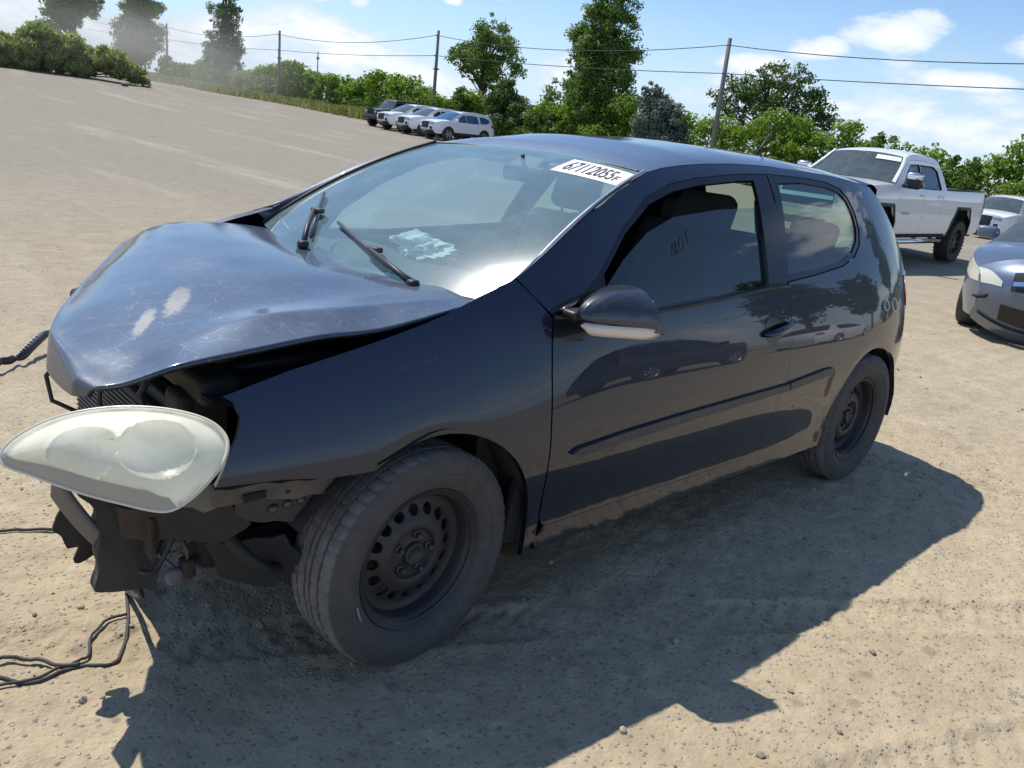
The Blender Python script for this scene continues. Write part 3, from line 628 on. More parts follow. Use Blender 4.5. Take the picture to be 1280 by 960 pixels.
# ---- underbody and wheel housings
q = MB(); q.box((-1.30, 0, .26), (2.2, 1.5, .08)); q.box((-3.0, 0, .42), (.5, 1.3, .22)); q.box((-1.27, 0, .30), (1.9, 1.45, .16)); q.build('floor_pan', M_dark, car)
def housing(cx, cz, y0, y1, a0, a1, name):
    q = MB(); r = .362; n = 22; q.grid([[(cx + r * math.cos(a) * (1 + .02 * math.sin(9 * a)), y, cz + r * math.sin(a) * (1 + .02 * math.sin(9 * a))) for y in np.linspace(y0, y1, 4)] for a in np.radians(np.linspace(a0, a1, n))])
    ys = y0; q.add([(cx, ys, cz)] + [(cx + r * math.cos(a), ys, cz + r * math.sin(a)) for a in np.radians(np.linspace(a0, a1, n))], [(0, i + 1, i + 2) for i in range(n - 1)]); return q.build(name, M_liner, car, True)
for sd_ in (1, -1):
    housing(-.01, .34, sd_ * .50, sd_ * .862, 58, 192, 'wheel_liner'); housing(-2.55, .325, sd_ * .52, sd_ * .862, -6, 186, 'wheel_liner')
# ---- wheels
def tyre_mesh(R0=.317, hw=.0975, rb=.205, seg=216, tread=True):
    """carcass with four grooves and sipes across the shoulder ribs"""
    ys = [-hw * .74, -hw * .52, -hw * .515, -hw * .44, -hw * .435, -hw * .155, -hw * .15, -hw * .075, -hw * .07, hw * .07, hw * .075, hw * .15, hw * .155, hw * .435, hw * .44, hw * .515, hw * .52, hw * .74]
    dp = [0, 0, 1, 1, 0, 0, 1, 1, 0, 0, 1, 1, 0, 0, 1, 1, 0, 0]
    prof = [(rb, -hw * .72), (rb + .012, -hw * .86), (rb + .04, -hw * .985), (R0 - .045, -hw), (R0 - .02, -hw * .95), (R0 - .007, -hw * .86)]
    prof += [(R0 - .0075 * d - .002 * (abs(y) / hw) ** 2, y) for y, d in zip(ys, dp)] + [(R0 - .007, hw * .86), (R0 - .02, hw * .95), (R0 - .045, hw), (R0 - .060, hw * .995), (R0 - .062, hw * 1.012), (R0 - .070, hw * 1.012), (R0 - .072, hw * .985), (rb + .03, hw * .95), (rb + .012, hw * .86), (rb, hw * .72)]
    V = []; F = []; m = len(prof)
    for k in range(seg):
        a = 2 * math.pi * k / seg
        for i, (r, h) in enumerate(prof):
            rr = r; aa = a + (1.2 * abs(h) / .1 * .02 if abs(h) < hw * .9 else 0)
            if tread and k % 4 == 0 and (i in (5, 6, 7, 22, 23, 24)): rr = r - .0035
            if tread and k % 8 == 1 and i in (10, 11, 14, 15, 18, 19): rr = r - .003
            V.append((rr * math.cos(aa), h, rr * math.sin(aa)))
    for k in range(seg):
        for i in range(m - 1):
            k2 = (k + 1) % seg; F.append((k * m + i, k * m + i + 1, k2 * m + i + 1, k2 * m + i))
    return V, F
def steel_rim(hw=.076):
    """disc dished behind the lip, sixteen round holes near its edge, five bolts"""
    rim = MB(); rim.lathe([(.150, -.02), (.168, .0), (.176, .02), (.178, .045), (.185, .058), (.196, .064), (.206, .070), (.2085, .076), (.205, .080), (.200, .078), (.196, .072), (.188, .068)], 72)
    bar = MB(); bar.lathe([(.178, .05), (.18, -.08), (.205, -.09)], 48)
    n = 16; seg = n * 8; rings = []
    # the hole ring: between r1 and r2, holes as real openings
    r1, r2, rh, rm = .108, .152, .0165, .130; V = []; F = []
    def zc(r): return .010 + .030 * math.exp(-((r - .085) / .045) ** 2) if r < .17 else 0
    m = 16
    for k in range(n):
        a0 = 2 * math.pi * k / n; b = len(V)
        for j in range(m):
            th = 2 * math.pi * j / m; hx_, hy_ = math.cos(th), math.sin(th)
            x, y = rm + rh * hx_, rh * hy_
            # outer boundary of the sector cell: project onto a rounded square
            k_ = 1 / max(abs(hx_), abs(hy_)); ux, uy = hx_ * k_, hy_ * k_; rr = rm + (r2 - r1) / 2 * ux; aa = a0 + uy * math.pi / n
            ai = a0 + math.atan2(y, x); ri = math.hypot(x, y)
            V.append((ri * math.cos(ai), zc(ri), ri * math.sin(ai))); V.append((rr * math.cos(aa), zc(rr), rr * math.sin(aa)))
            V.append((ri * math.cos(ai), zc(ri) - .012, ri * math.sin(ai)))
        for j in range(m):
            j2 = (j + 1) % m; F.append((b + 3 * j, b + 3 * j + 1, b + 3 * j2 + 1, b + 3 * j2)); F.append((b + 3 * j, b + 3 * j2, b + 3 * j2 + 2, b + 3 * j + 2))
    rim.add(V, F)
    rim.lathe([(.152, zc(.152)), (.165, zc(.165) + .001), (.178, .02)], 64)
    rim.lathe([(.108, zc(.108)), (.095, zc(.095)), (.085, .040), (.076, .037), (.070, .026), (.045, .026), (.036, .030), (.0345, .034)], 64)
    return rim, bar
tyV, tyF = tyre_mesh()
def wheel(loc, steer, flip, name='wheel', detail=True):
    w = empty(name); w.parent = car; w.location = loc; w.rotation_euler = (0, 0, steer + (math.pi if flip else 0))
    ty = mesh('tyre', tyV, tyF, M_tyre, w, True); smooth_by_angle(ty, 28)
    rim, bar = steel_rim(); r = rim.build('rim', M_rim, w, True); smooth_by_angle(r, 40)
    q = MB(); q.V, q.F = bar.V, bar.F
    q.lathe([(.0, -.03), (.13, -.03), (.13, -.055), (.0, -.055)], 40); q.build('brake_disc', M_grime, w, True)
    q = MB(); q.lathe([(.0345, .020), (.033, .040), (.030, .043), (.024, .0435), (.022, .039), (.0, .039)], 32); q.build('hub_cap', M_rim, w, True)
    for k in range(5):
        a = 2 * math.pi * k / 5 + .5; q = MB(); c = (.056 * math.cos(a), 0, .056 * math.sin(a))
        q.lathe([(.013, .024), (.0125, .032), (.0085, .034), (.0085, .046), (.007, .048), (.0, .047)], 6, c=c); q.build('wheel_bolt', M_bolt, w)
    return w
wf = wheel((0, .7545, .317), .06, False); wheel((-2.578, .765, .317), 0, False); wheel((0, -.755, .317), .06, True); wheel((-2.578, -.765, .317), 0, True)
# pale scuff on the front tyre sidewall
q = MB(); q.grid([[(r * math.cos(a), .0985, r * math.sin(a)) for r in (.232, .238)] for a in np.linspace(-.42, -.22, 8)]); q.build('sidewall_scuff', M_silver, wf)
# ---- bonnet, buckled: rows run from the near edge to the far edge
HN = [[(-0.19, 0.735, 1.005), (0.09, 0.725, 0.952), (0.28, 0.72, 0.945), (0.46, 0.71, 0.922), (0.6, 0.7, 0.905), (0.7, 0.67, 0.87), (0.765, 0.625, 0.832)],
      [(-0.2, 0.67, 1.005), (0.02, 0.612, 0.985), (0.23, 0.6, 0.98), (0.4, 0.6, 0.972), (0.55, 0.6, 0.93), (0.68, 0.595, 0.878), (0.78, 0.575, 0.822)],
      [(-0.24, 0.5, 1.0), (0.0, 0.46, 0.978), (0.22, 0.46, 0.972), (0.42, 0.46, 0.95), (0.6, 0.46, 0.918), (0.725, 0.46, 0.885), (0.775, 0.455, 0.805)],
      [(-0.27, 0.28, 0.985), (-0.01, 0.28, 0.997), (0.21, 0.28, 0.99), (0.42, 0.28, 0.968), (0.61, 0.28, 0.932), (0.73, 0.28, 0.895), (0.765, 0.28, 0.8)],
      [(-0.295, 0, 0.97), (-0.05, 0, 1.0), (0.16, 0, 1.005), (0.35, 0, 0.985), (0.51, 0, 0.95), (0.62, 0, 0.9), (0.65, 0, 0.815)],
      [(-0.32, -0.35, 0.965), (-0.1, -0.35, 1.0), (0.08, -0.35, 1.015), (0.23, -0.35, 1.003), (0.35, -0.35, 0.968), (0.43, -0.35, 0.918), (0.46, -0.35, 0.835)],
      [(-0.35, -0.66, 0.975), (-0.2, -0.66, 1.0), (-0.05, -0.66, 1.012), (0.08, -0.66, 1.012), (0.18, -0.665, 0.99), (0.255, -0.665, 0.948), (0.29, -0.66, 0.86)],
      [(-0.36, -0.705, 0.96), (-0.21, -0.71, 0.985), (-0.05, -0.71, 0.995), (0.08, -0.71, 0.99), (0.17, -0.715, 0.965), (0.24, -0.715, 0.92), (0.27, -0.7, 0.84)]]
blend = lambda a, b, t: [tuple(p + (q - p) * t for p, q in zip(u, v)) for u, v in zip(a, b)]
HN = [r[:-1] + [(r[-1][0] - .012, (r[-1][1] + r[-2][1]) / 2, r[-2][2] - .012), r[-1]] for r in HN]
H1 = np.array([catmull(r, 10) for r in HN]); nr = H1.shape[0]; tt_ = np.linspace(0, nr - 1, (nr - 1) * 10 + 1); i0 = np.minimum(tt_.astype(int), nr - 2); fr_ = (tt_ - i0)[:, None, None]; Hg = H1[i0] * (1 - fr_) + H1[i0 + 1] * fr_
lam = np.clip((np.abs(np.arange(len(tt_)) - 10) - 1) / 7.0, .03, .5)[1:-1, None, None]
for _ in range(14): Hg[1:-1] += lam * ((Hg[2:] + Hg[:-2]) / 2 - Hg[1:-1])
ds = fbm2(Hg[..., 0] * 1.0 + 7, Hg[..., 1], 5, ((.30, .006), (.12, .0028)))
Hg[..., 2] += ds * sstep(-.25, .25, Hg[..., 0]) * sstep(0, 8, np.arange(Hg.shape[0]))[:, None]
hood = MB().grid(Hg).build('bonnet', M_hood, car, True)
md = hood.modifiers.new('thickness', 'SOLIDIFY'); md.thickness = .012; md.offset = -1
# black cavity: engine bay walls under the bonnet
q = MB(); q.box((.08, 0, .56), (.72, 1.16, .5)); q.box((-.30, 0, .64), (.10, 1.46, .62)); q.build('engine_bay', M_bay, car)
q = MB(); q.grid([[(x, .58 + .16 * k, .80 + .01 * k + .05 * (x < .1) * (0.1 - x) * 4) for k in np.linspace(0, 1, 4)] for x in np.linspace(.52, -.26, 14)]); q.grid([[(x, .58, z) for z in (.4, .80)] for x in (.52, -.26)]); q.build('inner_wing', M_bay, car, True)
q = MB(); q.rbox((.47, .10, .80), (.10, 1.05, .07), .02); q.rbox((.50, .50, .62), (.09, .10, .32), .02); q.rbox((.44, -.45, .62), (.09, .10, .32), .02); q.rbox((.48, .05, .50), (.05, .80, .42), .01); q.build('radiator_support', M_bay, car)
q = MB(); q.rbox((.16, .28, .80), (.30, .28, .16), .03); q.rbox((.12, -.2, .78), (.36, .4, .12), .04); q.tube([(.0, .48, .80), (.2, .52, .83), (.36, .48, .81), (.44, .40, .78)], .022, 10); q.build('engine_cover', M_trim, car, True)
q = MB(); q.tube([(.60, .40, .86), (.66, .37, .80), (.665, .36, .72), (.64, .38, .66)], .006, 6); q.tube([(.55, .46, .84), (.60, .45, .76), (.58, .45, .70)], .008, 6); q.tube([(.70, .2, .80), (.74, .2, .75), (.735, .22, .69), (.68, .26, .66)], .006, 6); q.build('wiring', M_trim, car, True)
q = MB(); q.grid([[(x, y, z) for y, z in ((.735, 1.0), (.71, .985), (.70, .96))] for x in np.linspace(.5, -.2, 8)]) if 0 else None
# cowl below the windscreen
q = MB(); q.grid([[(-.30 + .06 * (1 - v * v), v * .74, .955), ] + [(-.16 + .06 * (1 - v * v), v * .74, .945)] for v in np.linspace(-1, 1, 15)]); q.build('cowl', M_trim, car, True)
# wipers
def wiper(pts, blade, nm='wiper'):
    q = MB(); q.tube(pts, [.010, .010, .008, .006], 8); q.rbox(pts[0], (.035, .035, .03), .01); o = q.build(nm, M_trim, car, True)
    b = MB(); b.tube(blade, .0065, 6); mid = np.mean(blade, 0); b.rbox(mid + np.array((0, 0, .012)), (.03, .06, .018), .006); b.build('wiper_blade', M_mould, o, True)
def wp(s, t, h):
    p = wind(s, t); return p + np.array((.47, 0, .88)) * h
wiper([wp(.62, -.02, .02), wp(.45, .02, .028), wp(.20, .07, .03)], [wp(.60, .0, .014), wp(.38, .035, .014), wp(.15, .085, .014), wp(-.27, .16, .014)])
wiper([wp(-.26, .0, .02), wp(-.40, .08, .028), wp(-.55, .165, .03)], [wp(-.30, .05, .014), wp(-.55, .17, .014), wp(-.80, .29, .014)])
# mirrors
def mirror(sd_):
    yy = [.80, .83, .858, .88, .90, .92, .94, .965, .980, .990]; xf = [-.56, -.50, -.462, -.458, -.474, -.500, -.542, -.602, -.650, -.676]; zt = [1.046, 1.053, 1.056, 1.056, 1.054, 1.047, 1.036, 1.016, .998, .972]; zb_ = [.966, .964, .962, .960, .959, .958, .956, .953, .951, .950]; xr_ = [-.68] * 2 + [-.685] * 8
    Y_ = np.linspace(.80, .990, 30); rings = []
    for y in Y_:
        a_, t_, b_, r_ = (float(np.interp(y, yy, q_)) for q_ in (xf, zt, zb_, xr_)); row = []
        for th in np.linspace(-90, 90, 25):
            c, s_ = math.cos(math.radians(th)), math.sin(math.radians(th)); zc = b_ + (t_ - b_) * .16; h = (t_ - zc) if s_ > 0 else (zc - b_)
            row.append((r_ + (a_ - r_) * abs(c) ** .9, sd_ * y, zc + h * math.copysign(abs(s_) ** .95, s_)))
        rings.append(row)
    R_ = np.array([catmull(np.array(rings)[:, k], 2) for k in range(25)]).transpose(1, 0, 2); q = MB(); q.grid(R_); q.add([tuple(v) for v in R_[-1]], [tuple(range(25))]); sh = q.build('wing_mirror', M_mirror, car, True)
    rows = []
    for y in np.linspace(.885, .987, 18):
        a_, b_, r_ = (float(np.interp(y, yy, q_)) for q_ in (xf, zb_, xr_)); h = .030 * min(1, (y - .878) / .02) * min(1, (.995 - y) / .02)
        rows.append([(a_ - .012, sd_ * y, b_ + .004), (a_ + .004, sd_ * y, b_ - .002), (a_ + .004, sd_ * y, b_ - h * .55), (a_ - .010, sd_ * y, b_ - h), (a_ - .05, sd_ * y, b_ - h * 1.1), (r_ + .01, sd_ * y, b_ - h * .8)])
    q = MB(); q.grid(rows); q.build('indicator', M_amber, sh, True)
    q = MB(); q.rbox((-.50, sd_ * .83, .974), (.09, .06, .028), .012); q.build('mirror_foot', M_trim, sh, True)
    q = MB(); q.rbox((-.688, sd_ * .90, 1.0), (.004, .10, .06), .002); q.build('mirror_glass', M_chrome, sh)
M_mirror = paint('mirror_paint', (.020, .027, .042, 1), dust=.14, coat_rough=.10, dcol=(.3, .32, .36), metal=.5)
mirror(1)
# door handle with its recess
def handle(sd_):
    q = MB(); x0, z0 = -1.640, .842; H0 = float(S(x0, z0))
    g_ = []
    for a in np.linspace(0, 2 * math.pi, 25):
        g_.append([(x0 + .02 + r * .068 * math.cos(a), sd_ * (float(S(x0 + r * .068 * math.cos(a), z0 - .004 + r * .05 * math.sin(a))) + .0015 ), z0 - .004 + r * .050 * math.sin(a)) for r in (1.0, .8, .5, .01)])
    g_ = np.array(g_); q.grid(g_); c = q.build('handle_recess', M_gloss, car, True)
    q = MB(); q.tube([(x0 + .095, sd_ * (H0 + .004), z0 - .018), (x0 + .075, sd_ * (H0 + .020), z0 - .014), (x0 + .02, sd_ * (H0 + .027), z0 - .004), (x0 - .05, sd_ * (H0 + .026), z0 + .006), (x0 - .095, sd_ * (H0 + .006), z0 + .013)], [.008, .013, .0145, .015, .012], 10)
    q.build('door_handle', M_black, car, True)
for sd_ in (1, -1): handle(sd_)
# marker scribbles: rings on the rear quarter, faint letters on the side window
def on_side(pts, off): return [(x, float(S(x, z)) + off, z) for x, z in pts]
for cx, cz, rx, rz_, tl_ in ((-2.648, .868, .030, .024, .35), (-2.765, .862, .036, .032, .6)):
    q = MB(); q.tube(on_side([(cx + rx * math.cos(a) + tl_ * .02 * math.sin(a), cz + rz_ * math.sin(a)) for a in np.linspace(0, 2 * math.pi, 22)], .002), .0028, 5); q.build('marker_ring', M_chalk, car, True)
M_faint = plain('old_marker', (.10, .12, .155), .8, var=.1); q = MB()
for st_ in ([(-.93, 1.09), (-.955, 1.15), (-.965, 1.09), (-.985, 1.15), (-1.0, 1.09)], [(-1.03, 1.15), (-1.01, 1.11), (-1.04, 1.09), (-1.07, 1.12), (-1.05, 1.15), (-1.03, 1.15)], [(-1.10, 1.16), (-1.105, 1.10)], [(-1.10, 1.16), (-1.15, 1.16)], [(-1.105, 1.13), (-1.14, 1.13)]):
    q.tube(on_side([(-1.13 + (x + 1.04) * .62, 1.155 + (z - 1.125) * .62 - (x + 1.04) * .22) for x, z in st_], -.018), .0016, 5)
q.build('faint_scribble', M_faint, car, True)
# roof aerial
q = MB(); q.rbox((-2.615, 0, 1.468), (.09, .035, .022), .01); q.tube([(-2.63, 0, 1.475), (-2.665, 0, 1.52), (-2.734, 0, 1.60)], [.0065, .006, .005], 8); q.tube([(-2.734, 0, 1.60), (-2.863, 0, 1.82)], .0022, 6); q.build('aerial', M_trim, car, True)
# ---- cabin
def seat(y, nm='front_seat'):
    s = MB(); s.rbox((-1.28, y, .50), (.52, .50, .20), .06); rt = Matrix.Rotation(math.radians(-18), 3, 'Y'); s.rbox((-1.60, y, .82), (.16, .48, .60), .06, rt); o = s.build(nm, M_seat, car, True)
    h = MB(); h.rbox((-1.715, y, 1.215), (.10, .27, .18), .045, rt); h.tube([(-1.69, y + .06, 1.1), (-1.70, y + .06, 1.18)], .007, 6); h.tube([(-1.69, y - .06, 1.1), (-1.70, y - .06, 1.18)], .007, 6); h.build('headrest', M_seat, o, True)
seat(.37); seat(-.37)
s = MB(); s.rbox((-2.25, 0, .52), (.48, 1.25, .20), .06); rt = Matrix.Rotation(math.radians(-22), 3, 'Y'); s.rbox((-2.52, 0, .80), (.16, 1.25, .58), .06, rt); rs = s.build('rear_seat', M_seat, car, True)
for y in (-.40, .40): h = MB(); h.rbox((-2.62, y, 1.13), (.09, .25, .14), .04, rt); h.build('headrest', M_seat, rs, True)
q = MB(); xs = np.linspace(-1, 1, 13)
q.grid([[(-.30, v * .70, .93), (-.42, v * .70, .965), (-.62, v * .69, .965), (-.72, v * .68, .93), (-.76, v * .68, .84), (-.74, v * .68, .55)] for v in xs]); q.rbox((-.70, .37, .97), (.14, .30, .07), .03); q.rbox((-.80, 0, .60), (.16, .26, .5), .03); q.build('dashboard', M_dash, car, True)
q = MB(); rt = Matrix.Rotation(math.radians(-25), 3, 'Y'); ring = [Vector((-.90, .37, .89)) + rt @ Vector((0, .185 * math.cos(a), .185 * math.sin(a))) for a in np.linspace(0, 2 * math.pi, 33)]
q.tube(ring, .015, 8, False); q.rbox((-.89, .37, .88), (.05, .17, .12), .02, rt); q.tube([(-.88, .37, .88), (-.72, .37, .80)], .03, 8); q.build('steering_wheel', M_dash, car, True)
q = MB(); q.rbox((-.99, .02, 1.305), (.03, .20, .062), .014, Matrix.Rotation(math.radians(12), 3, 'Z')); q.tube([(-.985, .02, 1.33), (-.97, .02, 1.375)], .008, 6); q.build('rear_view_mirror', M_trim, car, True)
q = MB(); bmc = bmesh.new(); bmesh.ops.create_icosphere(bmc, subdivisions=4, radius=1); cv_ = np.array([v.co[:] for v in bmc.verts]); cf = [[v.index for v in f.verts] for f in bmc.faces]; bmc.free()
cn = 1 + 1.5 * fbm2(cv_[:, 0] * 1.3 + cv_[:, 2] * 2.1, cv_[:, 1] * 1.7 - cv_[:, 2], 3, ((.45, .5), (.2, .35), (.1, .2))); q.add(cv_ * cn[:, None] * (.085, .13, .05) + (-.64, -.12, .995), cf)
bag = q.build('crumpled_cloth', M_cloth, None, False); tag(bag, 'crumpled white cloth lying on the dashboard behind the windscreen', 'cloth')
for y in (.30, -.34):
    q = MB(); q.rbox((-1.09, y, 1.365), (.03, .40, .13), .012, Matrix.Rotation(math.radians(-68), 3, 'Y')); q.build('sun_visor', M_head, car, True)
q = MB(); q.tube([(-1.72, .60, 1.30), (-1.74, .64, 1.1), (-1.72, .70, .75)], .012, 6); q.build('seat_belt', M_trim, car)
# ---- torn-open front corner
def plate(name, pts, mat, thick=.012, parent=car, jag=.004, wob=.007):
    """torn sheet: uneven border, dented face"""
    P = np.array(pts, float); c = P.mean(0); u_, s_, vt = np.linalg.svd(P - c); ex, ey, n = vt[0], vt[1], vt[2]
    q = np.stack([(P - c) @ ex, (P - c) @ ey], 1); B = resample(q, .03); B = B + rng.normal(0, jag * .8, B.shape); B = catmull(B, 2, True)
    x0, y0 = q.min(0); x1, y1 = q.max(0); gx_, gy_ = np.meshgrid(np.arange(x0, x1, .022), np.arange(y0, y1, .022)); Gp = np.stack([gx_.ravel(), gy_.ravel()], 1); Gp = Gp[inpoly(Gp, inset(q, .012))]
    nb = len(B); r = delaunay_2d_cdt([Vector(v) for v in np.vstack([B, Gp])], [(k, (k + 1) % nb) for k in range(nb)], [], 0, 1e-6)
    V2 = np.array([tuple(v) for v in r[0]]); T = np.array([tuple(f) for f in r[2]]); T = T[inpoly(V2[T].mean(1), B)]
    h = fbm2(V2[:, 0] + 3, V2[:, 1] + c[0] * 9, 17, ((.09, wob * 2), (.03, wob * .7))); V = c + V2[:, :1] * ex + V2[:, 1:] * ey + h[:, None] * n
    o = mesh(name, V, T, mat, parent, False); md = o.modifiers.new('thickness', 'SOLIDIFY'); md.thickness = thick; md.offset = 0; return o
lens_out = [(0.943, 0.71, 0.766), (0.926, 0.698, 0.783), (0.897, 0.693, 0.8), (0.855, 0.695, 0.818), (0.807, 0.708, 0.832), (0.754, 0.73, 0.841), (0.702, 0.761, 0.845), (0.652, 0.798, 0.843), (0.611, 0.839, 0.835), (0.589, 0.873, 0.822), (0.584, 0.907, 0.802), (0.602, 0.934, 0.775), (0.638, 0.951, 0.747), (0.677, 0.96, 0.722), (0.715, 0.959, 0.705), (0.745, 0.94, 0.704), (0.789, 0.898, 0.712), (0.832, 0.855, 0.721), (0.874, 0.808, 0.733), (0.91, 0.766, 0.745), (0.938, 0.732, 0.754)]
LO = catmull(lens_out, 4, True); LN = np.array((.361, .522, .773)); LC = np.array((.762, .821, .776)); LB = np.array((.36, .58, .70))
M_inner = plain('silvered_housing', (.95, .93, .80), .3, .05, var=.04)
def lens_mat():
    m = bpy.data.materials.new('hazed_headlight_lens'); m.use_nodes = True; t = m.node_tree; t.nodes.clear(); v = ocoord(t)
    p = N(t, 'ShaderNodeBsdfPrincipled'); f = noise(t, v, 7, 5, .6)
    t.links.new(mixc(t, ramp(t, f, .38, .58), (.84, .82, .66, 1), (.96, .945, .80, 1)), p.inputs['Base Color']); p.inputs['Roughness'].default_value = .45; p.inputs['Coat Weight'].default_value = .35; p.inputs['Coat Roughness'].default_value = .15
    tl = N(t, 'ShaderNodeBsdfTranslucent'); tl.inputs[0].default_value = (.95, .93, .80, 1)
    tr = N(t, 'ShaderNodeBsdfTransparent'); tr.inputs[0].default_value = (.98, .975, .92, 1)
    a = N(t, 'ShaderNodeMixShader'); a.inputs[0].default_value = .15; t.links.new(p.outputs[0], a.inputs[1]); t.links.new(tl.outputs[0], a.inputs[2])
    b = N(t, 'ShaderNodeMixShader'); t.links.new(math_(t, 'ADD', .42, math_(t, 'MULTIPLY', ramp(t, noise(t, v, 11, 3), .42, .62), .22)), b.inputs[0]); t.links.new(a.outputs[0], b.inputs[1]); t.links.new(tr.outputs[0], b.inputs[2])
    o = N(t, 'ShaderNodeOutputMaterial'); t.links.new(b.outputs[0], o.inputs[0]); return m
M_lens = lens_mat()
hl = MB(); rings = []
for s in np.linspace(1, 0.02, 14):
    rings.append([LC + (p - LC) * s + LB * (.075 * (1 - s ** 3.0)) for p in np.vstack([LO, LO[:1]])])
hl.grid(rings); head = hl.build('headlight', M_lens, car, True)
q = MB(); rr = np.vstack([LO, LO[:1]]); BK = np.array((-.30, -.84, -.45))
q.grid([[p - LN * .004 for p in rr], [LC + (p - LC) * .93 + BK * .05 for p in rr], [LC + (p - LC) * .80 + BK * .12 for p in rr], [LC + (p - LC) * .3 + BK * .15 for p in rr], [LC + BK * .15 for p in rr]]); q.build('headlight_lining', M_inner, head, True)
q = MB(); q.grid([[LC + (p - LC) * .99 - LN * .006 for p in rr], [LC + (p - LC) * .95 + BK * .055 for p in rr], [LC + (p - LC) * .83 + BK * .135 for p in rr], [LC + (p - LC) * .3 + BK * .17 for p in rr], [LC + BK * .17 for p in rr]]); q.build('headlight_housing', M_grime2, head, True)
q = MB(); nl = len(LO); lo_idx = [i % nl for i in range(int(nl * .66), nl + 1)]; band = [LO[i] for i in lo_idx]
def lens_pt(p, k, o=0): return LC + (p - LC) * k + LB * (.075 * (1 - k ** 3.0)) + LN * o
wd = np.interp(np.linspace(0, 1, len(band)), [0, .12, .6, 1], [.10, .22, .20, .06])
q.grid([[lens_pt(p, 1 - w * u, .003) for p, w in zip(band, wd)] for u in (0, .25, .5, .75, 1.0)]); q.build('lower_bezel', plain('grey_bezel', (.30, .32, .33), .3, .2, coat=.5), head, True)
q = MB(); q.tube([lens_pt(p, 1.0, .0) for p in np.vstack([LO, LO[:1]])], .0045, 6, False); q.build('lens_rim', plain('yellowed_rim', (.62, .60, .48), .3, coat=.5), head, True)
ax = LO[int(nl * .5)] - LO[0]; ax /= np.linalg.norm(ax); ay = np.cross(LN / np.linalg.norm(LN), ax); ay *= np.sign(ay[2]); rows = []
for k in np.linspace(.985, .02, 34):
    r = []
    for p in np.vstack([LO, LO[:1]]):
        q0 = (p - LC) * k; a_, b_ = q0 @ ax, q0 @ ay; h = .050 * (1 - k ** 3) - .012
        for ca, cb, ra, rb_ in ((-.055, -.012, .062, .052), (.075, -.006, .068, .062)):
            d = math.hypot((a_ - ca) / ra, (b_ - cb) / rb_); h -= .045 * math.sqrt(max(0, 1 - d * d)) + .008 * math.exp(-((d - 1.05) / .06) ** 2) * -1
        r.append(LC + q0 + LN * h)
    rows.append(r)
q = MB(); q.grid(np.array(rows)); q.build('reflector', M_inner, head, True)
plate('bumper_rail', [(.561, .785, .646), (.273, .80, .625), (.285, .80, .590), (.30, .79, .575), (.45, .785, .590), (.557, .775, .60)], M_grime, .02)
plate('wing_bracket', [(.50, .77, .60), (.31, .785, .578), (.335, .775, .535), (.371, .77, .507), (.433, .77, .520), (.50, .76, .548)], M_grime2, .012)
q = MB()
for x, z in ((.345, .562), (.38, .560), (.415, .555)): q.lathe([(.0, .016), (.006, .016), (.012, .008), (.012, 0)], 12, c=(x, .775, z))
q.build('bracket_bolt', M_bolt, car, True)
q = MB()
for x, z, w in ((.37, .606, .05), (.47, .607, .055)): q = MB(); q.rbox((x, .7985, z), (w, .006, .020), .003); q.build('rail_slot', M_dark, car)
plate('tan_bracket', [(.60, .70, .63), (.50, .76, .63), (.49, .76, .58), (.55, .72, .56), (.61, .69, .575)], plain('dusty_panel', (.16, .15, .13), .85, var=.3), .012)
plate('headlight_carrier', [(.61, .60, .53), (.50, .70, .58), (.44, .72, .50), (.50, .66, .44), (.60, .58, .45)], M_bay, .03)
# front half of the wheel liner, torn
q = MB(); q.grid([[(-.01 + .40 * math.cos(a), y, .32 + .40 * math.sin(a)) for y in (.60, .68, .76, .825 - .03 * math.sin(5 * a))] for a in np.radians(np.linspace(24, 50, 9))]); q.build('torn_liner', M_liner, car, True)
plate('air_duct', [(.745, .42, .52), (.70, .42, .46), (.712, .43, .352), (.722, .43, .262), (.572, .44, .222), (.556, .44, .307), (.537, .43, .418), (.60, .42, .50)], M_grime2, .05)
q = MB(); q.grid([[(.795 - .085 * t - .03 * t * t, .42 + .012 * math.sin(3 * t) + w * .02, .545 - .20 * t + w * .045 * (1 - t * .3)) for w in (-.6, 0, .6, 1.2)] for t in np.linspace(0, 1, 12)])
o = q.build('duct_blade', plain('dusty_grey_plastic', (.15, .145, .14), .6, var=.3), car, True); md = o.modifiers.new('thickness', 'SOLIDIFY'); md.thickness = .012
plate('undertray_flap', [(.77, .33, .435), (.745, .33, .445), (.70, .34, .40), (.69, .34, .30), (.72, .34, .285), (.735, .335, .30), (.728, .335, .33), (.75, .33, .33), (.76, .33, .37), (.775, .33, .39)], M_trim, .008)
plate('crash_plate', [(.66, .46, .50), (.52, .54, .47), (.51, .54, .40), (.57, .50, .37), (.66, .46, .40)], M_rust, .03)
q = MB(); q.rbox((.585, .50, .42), (.035, .03, .16), .008); q.rbox((.60, .49, .40), (.015, .06, .12), .004); q.build('rusty_post', M_rust, car)
q = MB(); q.tube([(.60, .50, .40), (.588, .52, .355), (.565, .545, .33), (.55, .55, .30)], .006, 6); q.tube([(.54, .52, .41), (.528, .55, .36), (.53, .55, .33)], .005, 6); q.build('loose_wire', M_grime, car, True)
q = MB(); q.lathe([(0, 0), (.022, 0), (.024, .012), (.018, .02), (0, .02)], 18, c=(.563, .545, .305)); q.build('connector', plain('pale_plug', (.14, .135, .14), .6), car, True)
q = MB(); q.rbox((.528, .545, .315), (.035, .045, .055), .012); q.build('dangling_bracket', M_rust, car, True)
